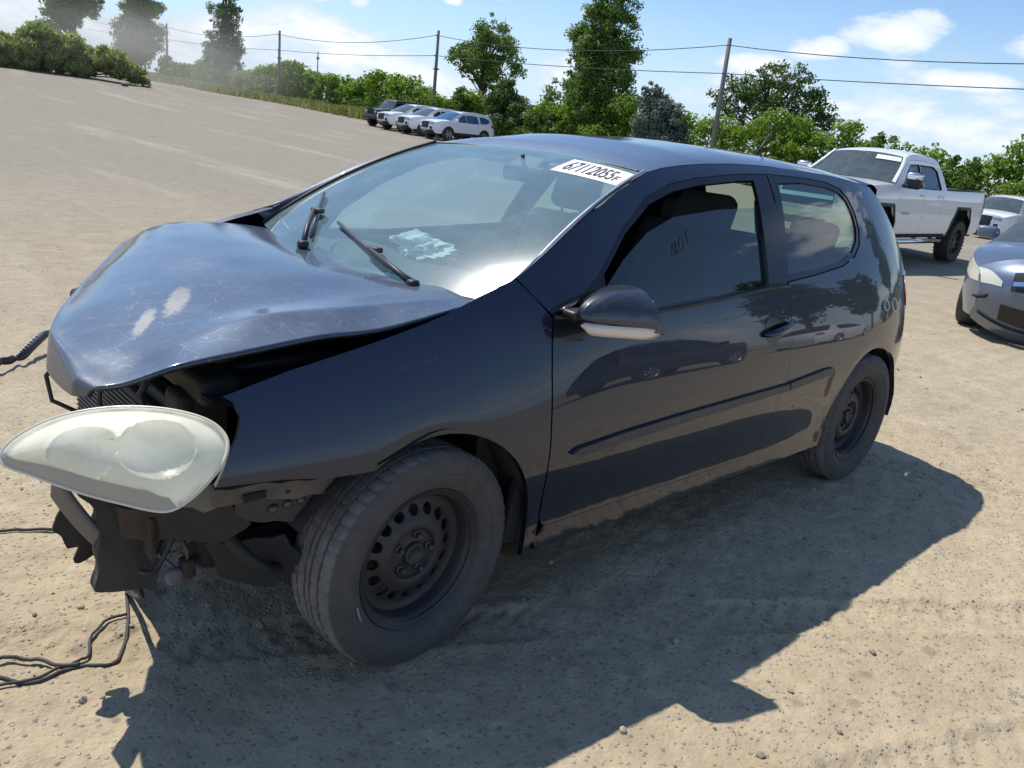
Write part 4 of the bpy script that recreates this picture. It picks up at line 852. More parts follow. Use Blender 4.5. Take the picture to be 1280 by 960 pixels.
q = MB(); q.rbox((.30, .45, .36), (.42, .22, .16), .05); q.rbox((.25, 0, .34), (.45, .8, .2), .05); q.tube([(.42, .45, .30), (.30, .58, .28), (.05, .66, .26)], .025, 8); q.tube([(.2, .60, .36), (.0, .70, .30)], .02, 8); q.build('subframe', M_bay, car, True)
q = MB(); q.tube([(.62, .44, .26), (.58, .36, .15), (.545, .2, .05), (.536, .092, .015)], .008, 8); q.build('hanging_cable', M_trim, car, True)

M_cable2 = plain('brown_wire', (.10, .06, .04), .7)
q = MB(); q.rbox((.52, .02, .50), (.03, .70, .36), .008); rd = q.build('radiator', M_bay, car, True)
for k in range(22):
    q = MB(); q.box((.537, .02, .345 + k * .0148), (.006, .68, .004)); q.build('cooling_fin', M_grime, rd)
for k in range(9):
    a = np.array((rng.uniform(.44, .60), rng.uniform(.38, .66), rng.uniform(.46, .56))); b = a + (rng.uniform(-.08, .08), rng.uniform(-.06, .08), rng.uniform(-.20, -.06)); m_ = (a + b) / 2 + rng.normal(0, .035, 3)
    q = MB(); q.tube(catmull([a, m_, b, b + rng.normal(0, .02, 3)], 5), rng.uniform(.003, .007), 6); q.build('loose_wire', (M_trim, M_grime, M_cable2)[k % 3], car, True)
q = MB(); q.tube(catmull([(.50, .62, .50), (.46, .70, .42), (.40, .72, .36), (.34, .68, .33)], 6), .016, 8); q.build('hose', M_bay, car, True)
plate('torn_bumper_foam', [(.60, .44, .54), (.52, .58, .54), (.50, .60, .49), (.56, .50, .46), (.62, .44, .48)], M_grime2, .02, jag=.007)
plate('splash_shield', [(.50, .60, .40), (.36, .72, .44), (.30, .74, .36), (.36, .68, .27), (.46, .60, .30)], M_bay, .006, jag=.006)
# ------------------------------------------------------------------ other vehicles: generic builder from a side outline
def make_S(wtab, front, rear, kf=.9, kr=.6, pf=2.2, pr=2.2, df=.9, dr_=.7):
    zt = np.array([a for a, b in wtab]); wv = np.array([b for a, b in wtab]); zz = np.linspace(zt[0], zt[-1], 200); ww = np.interp(zz, zt, wv); k = np.exp(-np.linspace(-2, 2, 21) ** 2); ww = np.convolve(np.pad(ww, 10, 'edge'), k / k.sum(), 'valid')
    def S_(x, z):
        x = np.asarray(x, float); z = np.asarray(z, float); y = np.interp(z, zz, ww)
        a = np.clip((x - (front - df)) / df, 0, 1.2); b = np.clip(((rear + dr_) - x) / dr_, 0, 1.2)
        return y - kf * a ** pf * .30 - kr * b ** pr * .30
    return S_
def strip(name, S_, pts, mat, parent, crown=.05, nv=15, vmax=1.0, push=0.0, sub=4, edge=2.2):
    """sheet lofted across the car between its two side edges along the outline points (x, z)"""
    P = catmull(pts, sub); T = np.gradient(P, axis=0); T /= np.linalg.norm(T, axis=1)[:, None] + 1e-9; Nn = np.stack([T[:, 1], -T[:, 0]], 1)
    rows = []
    for (x, z), (nx, nz_) in zip(P, Nn):
        y = float(S_(x, z)); r = []
        for v in np.linspace(-vmax, vmax, nv):
            c = crown * (1 - abs(v) ** edge) + push; r.append((x + nx * c, v * y, z + nz_ * c))
        rows.append(r)
    return MB().grid(np.array(rows), flip=True).build(name, mat, parent, True)
def road_wheel(root, loc, R0, hw, rb, spokes, m_rim, sd_, tag_face=None, chunky=False):
    w = empty('wheel'); w.parent = root; w.location = loc; w.rotation_euler = (0, 0, 0 if sd_ > 0 else math.pi)
    b = MB(); prof = [(rb, -hw * .8), (rb + .02, -hw * .97), (R0 - .05, -hw), (R0 - .012, -hw * .92), (R0, -hw * .75), (R0, hw * .75), (R0 - .012, hw * .92), (R0 - .05, hw), (rb + .02, hw * .97), (rb, hw * .8)]
    if chunky:
        V, F = tyre_mesh(R0, hw, rb, 72, False); b.add(V, F)
        for k in range(36):
            a = 2 * math.pi * k / 36; rot = Matrix.Rotation(-a, 3, 'Y')
            for s_ in (-1, 1): b.box(rot @ Vector((R0 - .001 - .012 * .2, s_ * hw * .80, 0)), (.02, hw * .38, .035), rot)
    else: b.lathe(prof, 40)
    ty = b.build('tyre', M_tyre2, w, True); smooth_by_angle(ty, 40)
    r = MB(); r.lathe([(rb * .80, -hw * .3), (rb * .90, hw * .45), (rb * .985, hw * .82), (rb * 1.02, hw * .86), (rb * .97, hw * .80)], 40)
    for k in range(spokes):
        a = 2 * math.pi * k / spokes; rot = Matrix.Rotation(-a, 3, 'Y'); wd = rb * 2 * math.pi / spokes * .30
        r.rbox(rot @ Vector((rb * .52, hw * .52, 0)), (rb * .84, hw * .22, wd), .01, rot, 1)
    r.lathe([(rb * .24, hw * .4), (rb * .24, hw * .66), (0, hw * .68)], 16); ro = r.build('rim', m_rim, w, False); smooth_by_angle(ro, 40)
    d = MB(); d.lathe([(0, -hw * .1), (rb * .78, -hw * .1), (rb * .78, -hw * .5)], 24); d.build('brake_disc', M_dark, w)
    return w
M_wpaint = paint('white_paint', (.86, .865, .87, 1), dust=.015, coat_rough=.05, rough=.45)
M_gpaint = paint('grey_blue_paint', (.12, .155, .215, 1), dust=.06, coat_rough=.10, metal=.45, spec=.3, rough=.38)
M_bpaint = paint('blue_paint', (.035, .12, .33, 1), dust=.08)
M_jpaint = paint('dark_green_paint', (.022, .024, .020, 1), dust=.15)
M_dglass = glass('dark_window_glass', (.16, .19, .20), dust=.05, dcol=(.3, .36, .4))
M_tglass = glass('truck_windscreen', (.45, .56, .55), dust=.30, dcol=(.40, .50, .50))
M_alloy = plain('alloy_wheel', (.42, .43, .45), .35, .7, var=.1)
M_blackrim = plain('black_alloy', (.015, .015, .016), .35, .3, var=.2)
M_hazy = paint('hazed_lens', (.62, .62, .50, 1), dust=.05, rough=.3)
M_clear = plain('clear_lens', (.42, .44, .47), .12, .3, coat=1, var=.15)
M_grille = plain('grille_plastic', (.012, .012, .013), .5, var=.3)
def vehicle(name, label, cat, loc, rz, sp, group=None):
    root = empty(name, loc, rz); tag(root, label, cat, group)
    pm = sp['paint']; S_ = sp['S']; top = sp['top']; st = sp.get('step', .14)
    # closed side outline: upper outline then the bottom with arches
    out = [q for seg in top for q in (seg[1] if seg is top[0] else seg[1][1:])]
    bot = []; zb = sp['zb']; (xf, rf), (xr, rr) = sp['arch']; zc = sp['axle_z']
    def ar(cx, r, ):
        if sp.get('square'):
            h = r; return [(cx - r * 1.02, zb), (cx - r * .92, zc + h * .45), (cx - r * .62, zc + h * .98), (cx + r * .62, zc + h * .98), (cx + r * .92, zc + h * .45), (cx + r * 1.02, zb)]
        a0 = math.degrees(math.asin(max(-.95, min(.95, (zb - zc) / r)))); return arc(cx, zc, r, 180 - a0, a0, 18)
    rear_pts = [(out[-1][0] + .02, zb)] if False else []
    bottom = rear_pts + ar(xr, rr) + ar(xf, rf)
    outline = out + bottom
    DW = sp['doors']   # list of (door outline, window outline)
    for sd_ in (1, -1):
        panel('body_side', S_, outline, pm, root, holes=[d for d, w in DW], step=st, side=sd_, thick=.04)
        for d, w in DW:
            dr = panel('door' if sp.get('is_door', True) else 'side_window', S_, inset(d, sp.get('gap', .006)), pm, root, holes=[w] if w else [], step=st, side=sd_, thick=.03)
            if w:
                panel('window', S_, inset(w, -.004), M_dglass if not sp.get('glass') else sp['glass'], dr, step=st, off=-.014, side=sd_, rim=False)
                c = MB(); cl = np.vstack([resample(w, .12), resample(w, .12)[:1]]); c.tube([(x, sd_ * (float(S_(x, z)) - .003), z) for x, z in cl], .012, 5, False); c.build('window_seal', sp.get('seal', M_trim), dr, True)
        for (x, z) in sp.get('handles', []):
            q = MB(); y = float(S_(x, z)); q.rbox((x, sd_ * (y + .02), z), (.20, .03, .035), .012); q.rbox((x + .09, sd_ * (y + .006), z), (.03, .03, .03), .008); q.rbox((x - .09, sd_ * (y + .006), z), (.03, .03, .03), .008); q.build('door_handle', sp.get('hmat', pm), root, True)
    for seg in top:
        nm, pts, mt, cr = seg[:4]; strip(nm, S_, pts, mt, root, cr, push=seg[4] if len(seg) > 4 else 0)
    # arch lips, dark housings, floor
    for sd_ in (1, -1):
        for cx, r in ((xf, rf), (xr, rr)):
            q = MB(); A = ar(cx, r)
            if sp.get('cladding'):
                w = sp['cladding']; k = [(cx + (x - cx) * (1 + w / r), zc + (z - zc) * (1 + w / r) if z > zc else z) for x, z in A]
                AA, KK = resample(A, .08, False), None; AA = np.array(A); KK = np.array(k)
                q.grid([[(x, sd_ * (float(S_(x, z)) + o), z) for (x, z), o in ((a, .02), (a * .5 + b * .5, .028), (b, .004))] for a, b in zip(AA, KK)]); q.grid([[(x, sd_ * y_, z) for y_ in (float(S_(x, z)) + .02, float(S_(x, z)) - .08)] for x, z in AA]); q.build('arch_cladding', M_trim, root, True)
                q = MB()
            B = resample(A, .12, False); yo = [float(S_(x, z)) for x, z in B]
            q.grid([[(x, sd_ * y_, z) for y_ in (y - .002, y - .25, .35)] for (x, z), y in zip(B, yo)]); n = len(B); ctr = (cx, sd_ * .35, zc)
            q.add([ctr] + [(x, sd_ * .35, z) for x, z in B], [(0, i + 1, i + 2) for i in range(n - 1)]); q.build('wheel_liner', M_liner, root, True)
    x1 = max(x for x, z in out) - .25; x0 = min(x for x, z in out) + .25; bl = sp['belt']
    q = MB(); q.box(((x1 + x0) / 2, 0, zb + .10), (x1 - x0, 1.2, .16)); xa, xb = sp['cabin']; q.rbox(((xa + xb) / 2, 0, (bl - .12 + zb) / 2 + .05), (xa - xb, 1.3, bl - .12 - zb - .1), .05)
    for x in sp.get('seats', []):
        for y in (-.38, .38): q.rbox((x, y, bl), (.16, .46, .55), .06, Matrix.Rotation(math.radians(-15), 3, 'Y')); q.rbox((x - .1, y, bl + .33), (.09, .24, .17), .04)
    q.build('cabin_interior', M_dash, root)
    if sp.get('cladding') and not sp.get('square'):
        for sd_ in (1, -1):
            xs = np.linspace(xr + rr, xf - rf, 10); q = MB(); q.grid([[(x, sd_ * (float(S_(x, z)) + .012), z) for z in (zb - .005, zb + .09, zb + .15)] for x in xs]); q.build('sill_cladding', M_trim, root, True)
    for sd_ in (1, -1):
        for x, steer in ((xf, 0), (xr, 0)): road_wheel(root, (x, sd_ * (sp['track'] / 2), sp['R']), sp['R'], sp['hw'], sp['rb'], sp['spokes'], sp['rim'], sd_, chunky=sp.get('chunky', False))
        mx, mz, ms = sp['mirror']; y = float(S_(mx, mz)); q = MB(); q.rbox((mx - .02, sd_ * (y + .10 + ms[1] * .3), mz + ms[2] * .3), ms, min(ms) * .35); q.rbox((mx + .02, sd_ * (y + .05), mz - .02), (.07, .14, .05), .015); q.build('wing_mirror', sp.get('mmat', pm), root, True)
    return root, S_
def nose(root, S_, name, P2, mat, dz=.0, push=.012, nv=9, mirror_=True, crownf=.05, edge=2.2, prof=None):
    """patch on the front face: rows of (v, x, z), v the fraction of the half width; prof is the side outline of that face"""
    if prof is not None: PC = catmull(prof, 4); TT = np.gradient(PC, axis=0); TT /= np.linalg.norm(TT, axis=1)[:, None] + 1e-9
    for sd_ in ((1, -1) if mirror_ else (1,)):
        rows = []
        for row in P2:
            r = []
            for v, x, z in row:
                nx, nz_ = 1.0, 0.0
                if prof is not None: x = float(np.interp(z, PC[:, 1], PC[:, 0])); nx = float(np.interp(z, PC[:, 1], TT[:, 1])); nz_ = -float(np.interp(z, PC[:, 1], TT[:, 0]))
                c = crownf * (1 - abs(v) ** edge) + push; r.append((x + nx * c, sd_ * v * float(S_(x, z)), z + nz_ * c))
            rows.append(r)
        MB().grid(rows).build(name, mat, root, True)
# --- lifted crew-cab pickup
def pickup():
    zb = .56; W = [(.45, .93), (.7, .985), (1.0, 1.0), (1.3, .985), (1.45, .95), (1.6, .89), (1.9, .77), (2.1, .66)]
    S_ = make_S(W, 2.95, -3.15, .55, .12, 3, 3, .6, .3)
    front = [(2.70, zb), (2.82, .75), (2.86, 1.0), (2.84, 1.25), (2.74, 1.40)]
    hood_ = [(2.74, 1.40), (2.3, 1.455), (1.55, 1.49)]
    wsn = [(1.55, 1.49), (1.12, 1.77), (.88, 1.98)]
    roof_ = [(.88, 1.98), (.6, 2.045), (.1, 2.07), (-.4, 2.05), (-.62, 2.0)]
    back = [(-.62, 2.0), (-.80, 1.70), (-.88, 1.46)]
    bed = [(-.88, 1.46), (-1.5, 1.46), (-3.05, 1.49)]
    tail = [(-3.05, 1.49), (-3.14, 1.2), (-3.12, .9), (-3.05, .62)]
    top = [('front_face', front, M_wpaint, .10), ('bonnet', hood_, M_wpaint, .05), ('windscreen', wsn, M_tglass, .07), ('roof', roof_, M_wpaint, .06), ('cab_back', back, M_dglass, .02), ('bed_cover', bed, M_trim, .0, -.03), ('tailgate', tail, M_wpaint, .02)]
    d1 = [(1.36, zb + .005), (1.37, 1.0), (1.42, 1.40), (1.38, 1.50), (.98, 1.82), (.80, 1.945), (.30, 1.965), (.24, 1.4), (.22, zb + .005)]; w1 = [(1.22, 1.455), (.92, 1.74), (.76, 1.855), (.36, 1.88), (.33, 1.46)]
    d2 = [(.20, zb + .005), (.22, 1.4), (.28, 1.965), (-.40, 1.95), (-.62, 1.86), (-.74, 1.45), (-.70, 1.2), (-.66, 1.0), (-.52, .72), (-.44, zb + .005)]; w2 = [(.27, 1.46), (.30, 1.875), (-.32, 1.875), (-.50, 1.80), (-.60, 1.46)]
    sp = dict(paint=M_wpaint, S=S_, top=top, zb=zb, arch=((1.90, .53), (-1.92, .53)), axle_z=.58, doors=[(d1, w1), (d2, w2)], belt=1.42, cabin=(1.4, -.8), seats=[.35, -.55], track=1.74, R=.43, hw=.15, rb=.265, spokes=8, rim=M_blackrim, mirror=(1.22, 1.50, (.14, .26, .30)), square=True, cladding=.06, handles=[(.36, 1.33), (-.52, 1.33)], hmat=M_chrome, mmat=M_trim, chunky=True, step=.10, gap=.007)
    ox, oy = -15.72, -5.10; root, S_ = vehicle('pickup_truck', 'white lifted crew-cab pickup truck with chrome mirrors and black wheels', 'pickup', (ox, oy, float(G(ox, oy)) - .0), 0, sp)
    for sd_ in (1, -1):
        q = MB(); y = float(S_(1.2, 1.5)); q.rbox((1.205, sd_ * (y + .178), 1.66), (.15, .265, .12), .03); q.build('mirror_cap', M_chrome, root, True)
        q = MB(); q.tube([(1.25, sd_ * 1.0, .47), (-.95, sd_ * 1.0, .47)], .05, 10)
        for x in (1.0, .1, -.7): q.tube([(x, sd_ * 1.0, .47), (x, sd_ * .8, .56)], .025, 6)
        q.build('side_step', M_chrome, root, True); q = MB(); q.box((.1, sd_ * .90, .565), (2.6, .16, .07)); q.build('frame_rail', M_dark, root)
        panel('body_moulding', S_, [(1.33, .79), (1.33, .85), (-.5, .87), (-.53, .81)], M_wpaint, root, step=.12, off=.012, side=sd_)
        q = MB(); q.rbox((1.0, sd_ * (float(S_(1.0, 1.05)) + .004), .99), (.34, .01, .045), .004); q.build('door_badge', M_silver, root)
        panel('tail_light', S_, [(-3.02, 1.05), (-3.02, 1.40), (-3.10, 1.40), (-3.13, 1.05)], M_red, root, step=.08, off=.008, side=sd_)
    nose(root, S_, 'headlight', [[(v, 2.80 + (0 if z < 1.3 else -.05), z) for v in np.linspace(.62, .985, 6)] for z in (1.02, 1.16, 1.30)], M_clear, crownf=.10, prof=front)
    nose(root, S_, 'grille', [[(v, x, z) for v in np.linspace(-.58, .58, 13)] for x, z in ((2.855, .98), (2.855, 1.12), (2.83, 1.30))], M_grille, mirror_=False, push=.015, crownf=.10, prof=front)
    nose(root, S_, 'grille_bar', [[(v, x, z) for v in np.linspace(-.58, .58, 13)] for x, z in ((2.855, 1.11), (2.853, 1.17))], M_chrome, mirror_=False, push=.04, crownf=.10, prof=front)
    nose(root, S_, 'grille_surround', [[(v, x, z) for v in np.linspace(-.6, .6, 13)] for x, z in ((2.83, 1.30), (2.82, 1.34))], M_chrome, mirror_=False, push=.03, crownf=.10, prof=front)
    nose(root, S_, 'front_bumper', [[(v, x, z) for v in np.linspace(-.99, .99, 19)] for x, z in ((2.72, .58), (2.80, .66), (2.84, .80), (2.84, .92))], M_chrome, mirror_=False, push=.05, crownf=.10, prof=front)
    nose(root, S_, 'lower_intake', [[(v, x, z) for v in np.linspace(-.5, .5, 9)] for x, z in ((2.82, .70), (2.84, .80))], M_grille, mirror_=False, push=.06, crownf=.10, prof=front)
    q = MB(); q.box((-3.16, 0, .72), (.12, 1.75, .2)); q.build('rear_bumper', M_chrome, root)
    P = catmull([(1.55, 1.49), (1.12, 1.77), (.88, 1.98)], 8)[12:16]; q = MB(); q.grid([[(x + .075 * (1 - abs(v) ** 2.2) + .008, v * float(S_(x, z)), z + .035 * (1 - abs(v) ** 2.2) + .008) for v in np.linspace(.30, .90, 8)] for x, z in P]); q.build('lot_sticker', M_white, root)
    q = MB(); q.rbox((.15, .0, 2.155), (.16, .05, .09), .03, Matrix.Rotation(math.radians(12), 3, 'Y')); q.build('roof_aerial', M_wpaint, root, True)
    for sd_ in (-1, 1):
        q = MB(); q.tube([(-.9, sd_ * .93, 1.475), (-3.0, sd_ * .93, 1.505)], .02, 6); q.build('bed_rail', M_trim, root, True)
    # windscreen surround pillars in body colour
    for sd_ in (-1, 1):
        P = catmull([(1.57, 1.495), (1.13, 1.775), (.87, 1.985)], 5); q = MB(); q.grid([[(x + .012, sd_ * k * float(S_(x, z)), z + .022 + (.02 if k < .98 else 0)) for k in (.93, .965, 1.0)] for x, z in P]); q.build('pillar', M_wpaint, root, True)
    return root
pickup()
# --- sport utility vehicles
def suv_spec(p, rim=None, glass_=None, S_=None):
    zb = .36
    top = [('front_face', [(2.18, zb), (2.34, .50), (2.38, .75), (2.30, .98)], p, .16), ('bonnet', [(2.30, .98), (1.9, 1.07), (1.28, 1.13)], p, .06), ('windscreen', [(1.28, 1.13), (.75, 1.45), (.40, 1.615)], M_tglass if not glass_ else glass_, .07),
           ('roof', [(.40, 1.615), (0, 1.69), (-.8, 1.72), (-1.6, 1.68), (-1.95, 1.63)], p, .05), ('rear_window', [(-1.95, 1.63), (-2.15, 1.40), (-2.28, 1.13)], M_dglass, .06), ('tailgate', [(-2.28, 1.13), (-2.36, .85), (-2.38, .60), (-2.28, zb)], p, .08)]
    W = [(.3, .86), (.55, .915), (.8, .92), (1.0, .90), (1.12, .86), (1.4, .75), (1.65, .62), (1.75, .55)]
    S_ = make_S(W, 2.40, -2.40, 1.0, .7)
    d1 = [(1.02, zb), (1.0, .8), (1.05, 1.08), (.95, 1.17), (.55, 1.42), (.28, 1.555), (.02, 1.60), (-.02, zb)]; w1 = [(.85, 1.12), (.52, 1.36), (.28, 1.49), (.06, 1.53), (.03, 1.12)]
    d2 = [(-.04, zb), (0, 1.60), (-.75, 1.615), (-.98, 1.57), (-1.05, 1.1), (-.98, .80), (-.85, zb)]; w2 = [(-.03, 1.12), (-.02, 1.53), (-.72, 1.545), (-.90, 1.52), (-.96, 1.12)]
    d3 = [(-1.09, 1.13), (-1.04, 1.56), (-1.5, 1.545), (-1.86, 1.46), (-1.98, 1.30), (-1.6, 1.15)]; w3 = [(-1.13, 1.155), (-1.09, 1.525), (-1.5, 1.51), (-1.82, 1.43), (-1.90, 1.31), (-1.58, 1.18)]
    return dict(paint=p, S=S_, top=top, zb=zb, arch=((1.42, .40), (-1.42, .40)), axle_z=.36, doors=[(d1, w1), (d2, w2), (d3, w3)], belt=1.12, cabin=(1.1, -1.9), seats=[.0, -.95], track=1.62, R=.365, hw=.115, rb=.245, spokes=5, rim=rim or M_alloy, mirror=(.92, 1.14, (.13, .20, .16)), glass=glass_, cladding=.06, handles=[(.12, .98), (-.84, .99)], step=.16, gap=.008)
def suv(name, label, loc, rz, p, group=None, **kw):
    sp = suv_spec(p, **kw); root, S_ = vehicle(name, label, 'car', loc, rz, sp, group)
    FP = [(2.18, .36), (2.34, .50), (2.38, .75), (2.30, .98)]
    nose(root, S_, 'headlight', [[(v, 2.325 - .06 * k, .83 + .09 * k) for v in np.linspace(.55, .99, 6)] for k in (0, .5, 1)], M_clear, crownf=.16, prof=FP)
    nose(root, S_, 'grille', [[(v, x, z) for v in np.linspace(-.52, .52, 11)] for x, z in ((2.375, .64), (2.37, .78), (2.32, .93))], M_grille, mirror_=False, crownf=.16, prof=FP)
    nose(root, S_, 'front_bumper', [[(v, x, z) for v in np.linspace(-.97, .97, 15)] for x, z in ((2.2, .37), (2.33, .48), (2.36, .56))], M_trim, mirror_=False, crownf=.16, prof=FP, push=.02)
    nose(root, S_, 'fog_light', [[(v, 2.37, z) for v in np.linspace(.68, .90, 4)] for z in (.58, .66, .72)], M_grille, crownf=.16, prof=FP, push=.015)
    nose(root, S_, 'number_plate', [[(v, 2.385, z) for v in (-.28, 0, .28)] for z in (.52, .60)], M_silver, mirror_=False, crownf=.16, prof=FP, push=.03)
    for sd_ in (1, -1):
        panel('tail_light', S_, [(-2.0, 1.02), (-2.05, 1.16), (-2.25, 1.15), (-2.32, .95)], M_red, root, step=.1, off=.01, side=sd_)
        q = MB(); q.tube([(.2, sd_ * .60, 1.70), (0, sd_ * .60, 1.745), (-1.4, sd_ * .60, 1.755), (-1.6, sd_ * .60, 1.70)], .016, 6); q.build('roof_rail', M_silver, root, True)
    q = MB(); q.rbox((-2.02, 0, 1.685), (.22, 1.05, .03), .012); q.build('spoiler', p, root)
    return root
M_suvglass = glass('blue_reflecting_glass', (.25, .40, .60), dust=.45, dcol=(.16, .36, .66))
gl = 'row of SUVs parked before the hedge'
def put(x, y): return (x, y, float(G(x, y)))
suv('parked_suv', 'white SUV nearest of the row, blue film showing in its front windows', put(-31.2, -38.4), .03, M_wpaint, gl, glass_=M_suvglass)
suv('parked_suv', 'white SUV in the middle of the row, between two other white SUVs', put(-31.3, -41.0), .02, M_wpaint, gl, rim=M_blackrim)
suv('parked_suv', 'white SUV with silver wheels parked beside the dark off-roader', put(-31.5, -43.5), .02, M_wpaint, gl)
suv('parked_suv', 'white SUV with black grille at the right edge, behind the pickup', put(-34.6, -8.4), 0.0, M_wpaint, rim=M_blackrim)
suv('parked_suv', 'blue SUV half hidden behind the tailgate of the white pickup', put(-29.6, -8.3), -.02, M_bpaint, rim=M_blackrim) if 0 else None
# boxy off-roader
def offroader():
    zb = .48; p = M_jpaint
    top = [('front_face', [(1.95, zb), (1.98, .8), (1.96, 1.08)], p, .03), ('bonnet', [(1.96, 1.08), (1.5, 1.14), (.80, 1.18)], p, .05), ('windscreen', [(.80, 1.18), (.62, 1.45), (.48, 1.72)], M_tglass, .03), ('roof', [(.48, 1.72), (.3, 1.79), (-.8, 1.81), (-1.75, 1.78)], M_trim, .03), ('rear_window', [(-1.75, 1.78), (-1.84, 1.4), (-1.88, 1.15)], M_dglass, .02), ('tailgate', [(-1.88, 1.15), (-1.92, .8), (-1.90, zb)], p, .02)]
    S_ = make_S([(.4, .80), (.7, .84), (1.1, .83), (1.2, .80), (1.5, .74), (1.8, .68)], 2.0, -1.95, .45, .1)
    d1 = [(.72, zb), (.70, 1.1), (.62, 1.22), (.42, 1.66), (-.22, 1.70), (-.25, zb)]; w1 = [(.56, 1.22), (.40, 1.60), (-.17, 1.64), (-.18, 1.22)]
    d2 = [(-.27, zb), (-.24, 1.70), (-.95, 1.70), (-1.0, 1.1), (-.85, .8), (-.75, zb)]; w2 = [(-.23, 1.22), (-.21, 1.64), (-.90, 1.64), (-.92, 1.22)]
    d3 = [(-1.05, 1.16), (-1.02, 1.70), (-1.7, 1.69), (-1.78, 1.2)]; w3 = [(-1.10, 1.22), (-1.07, 1.64), (-1.66, 1.63), (-1.71, 1.24)]
    sp = dict(paint=p, S=S_, top=top, zb=zb, arch=((1.25, .48), (-1.25, .48)), axle_z=.42, doors=[(d1, w1), (d2, w2), (d3, w3)], belt=1.18, cabin=(.7, -1.7), seats=[-.1, -.9], track=1.60, R=.41, hw=.13, rb=.22, spokes=5, rim=M_blackrim, mirror=(.58, 1.24, (.12, .2, .18)), square=True, cladding=.12, step=.16)
    root, S_ = vehicle('off_roader', 'dark boxy off-roader at the far left end of the row of SUVs', 'off-roader', put(-31.9, -46.1), .02, sp, gl)
    for y in (-.52, .52):
        q = MB(); q.lathe([(.0, .02), (.09, .015), (.10, 0)], 20, axis='x', c=(2.0, y, .95)); q.build('headlight', M_clear, root, True)
    for k in range(7):
        q = MB(); q.box((2.012, (k - 3) * .10, .93), (.02, .05, .26)); q.build('grille_slot', M_grille, root)
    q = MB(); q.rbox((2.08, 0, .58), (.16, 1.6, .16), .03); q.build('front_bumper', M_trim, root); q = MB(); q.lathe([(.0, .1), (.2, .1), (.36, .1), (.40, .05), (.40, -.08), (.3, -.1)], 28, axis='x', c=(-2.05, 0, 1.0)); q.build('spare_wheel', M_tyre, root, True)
    return root
offroader()
# --- saloons
def saloon_spec(p):
    zb = .22
    top = [('front_face', [(2.20, zb), (2.33, .34), (2.38, .52), (2.34, .66), (2.22, .74)], p, .20), ('bonnet', [(2.22, .74), (1.8, .86), (1.15, .955)], p, .07), ('windscreen', [(1.15, .955), (.55, 1.25), (.25, 1.355)], M_tglass, .08),
           ('roof', [(.25, 1.355), (-.1, 1.40), (-.6, 1.415), (-1.0, 1.38)], p, .045), ('rear_window', [(-1.0, 1.38), (-1.45, 1.18), (-1.72, 1.03)], M_dglass, .06), ('boot_lid', [(-1.72, 1.03), (-2.0, 1.01), (-2.28, .97)], p, .04), ('tail', [(-2.28, .97), (-2.40, .75), (-2.42, .5), (-2.32, zb)], p, .12)]
    S_ = make_S([(.2, .84), (.45, .90), (.65, .905), (.85, .875), (.96, .83), (1.2, .70), (1.4, .56)], 2.40, -2.42, 1.15, .9, 2.4, 2.4, 1.0, .9)
    d1 = [(.95, zb + .02), (.92, .7), (.95, .92), (.82, 1.0), (.40, 1.22), (.12, 1.325), (-.10, 1.35), (-.15, zb + .02)]; w1 = [(.72, .965), (.38, 1.165), (.12, 1.275), (-.06, 1.30), (-.10, .955)]
    d2 = [(-.17, zb + .02), (-.12, 1.35), (-.7, 1.35), (-1.0, 1.27), (-1.12, 1.0), (-1.05, .75), (-.9, zb + .02)]; w2 = [(-.15, .955), (-.10, 1.30), (-.68, 1.30), (-.92, 1.22), (-1.02, .99)]
    return dict(paint=p, S=S_, top=top, zb=zb, arch=((1.42, .355), (-1.30, .355)), axle_z=.32, doors=[(d1, w1), (d2, w2)], belt=.95, cabin=(1.0, -1.5), seats=[-.15, -.95], track=1.58, R=.32, hw=.105, rb=.205, spokes=7, rim=M_alloy, mirror=(.66, .985, (.15, .24, .145)), handles=[(.0, .80), (-.95, .82)], step=.10, gap=.005)
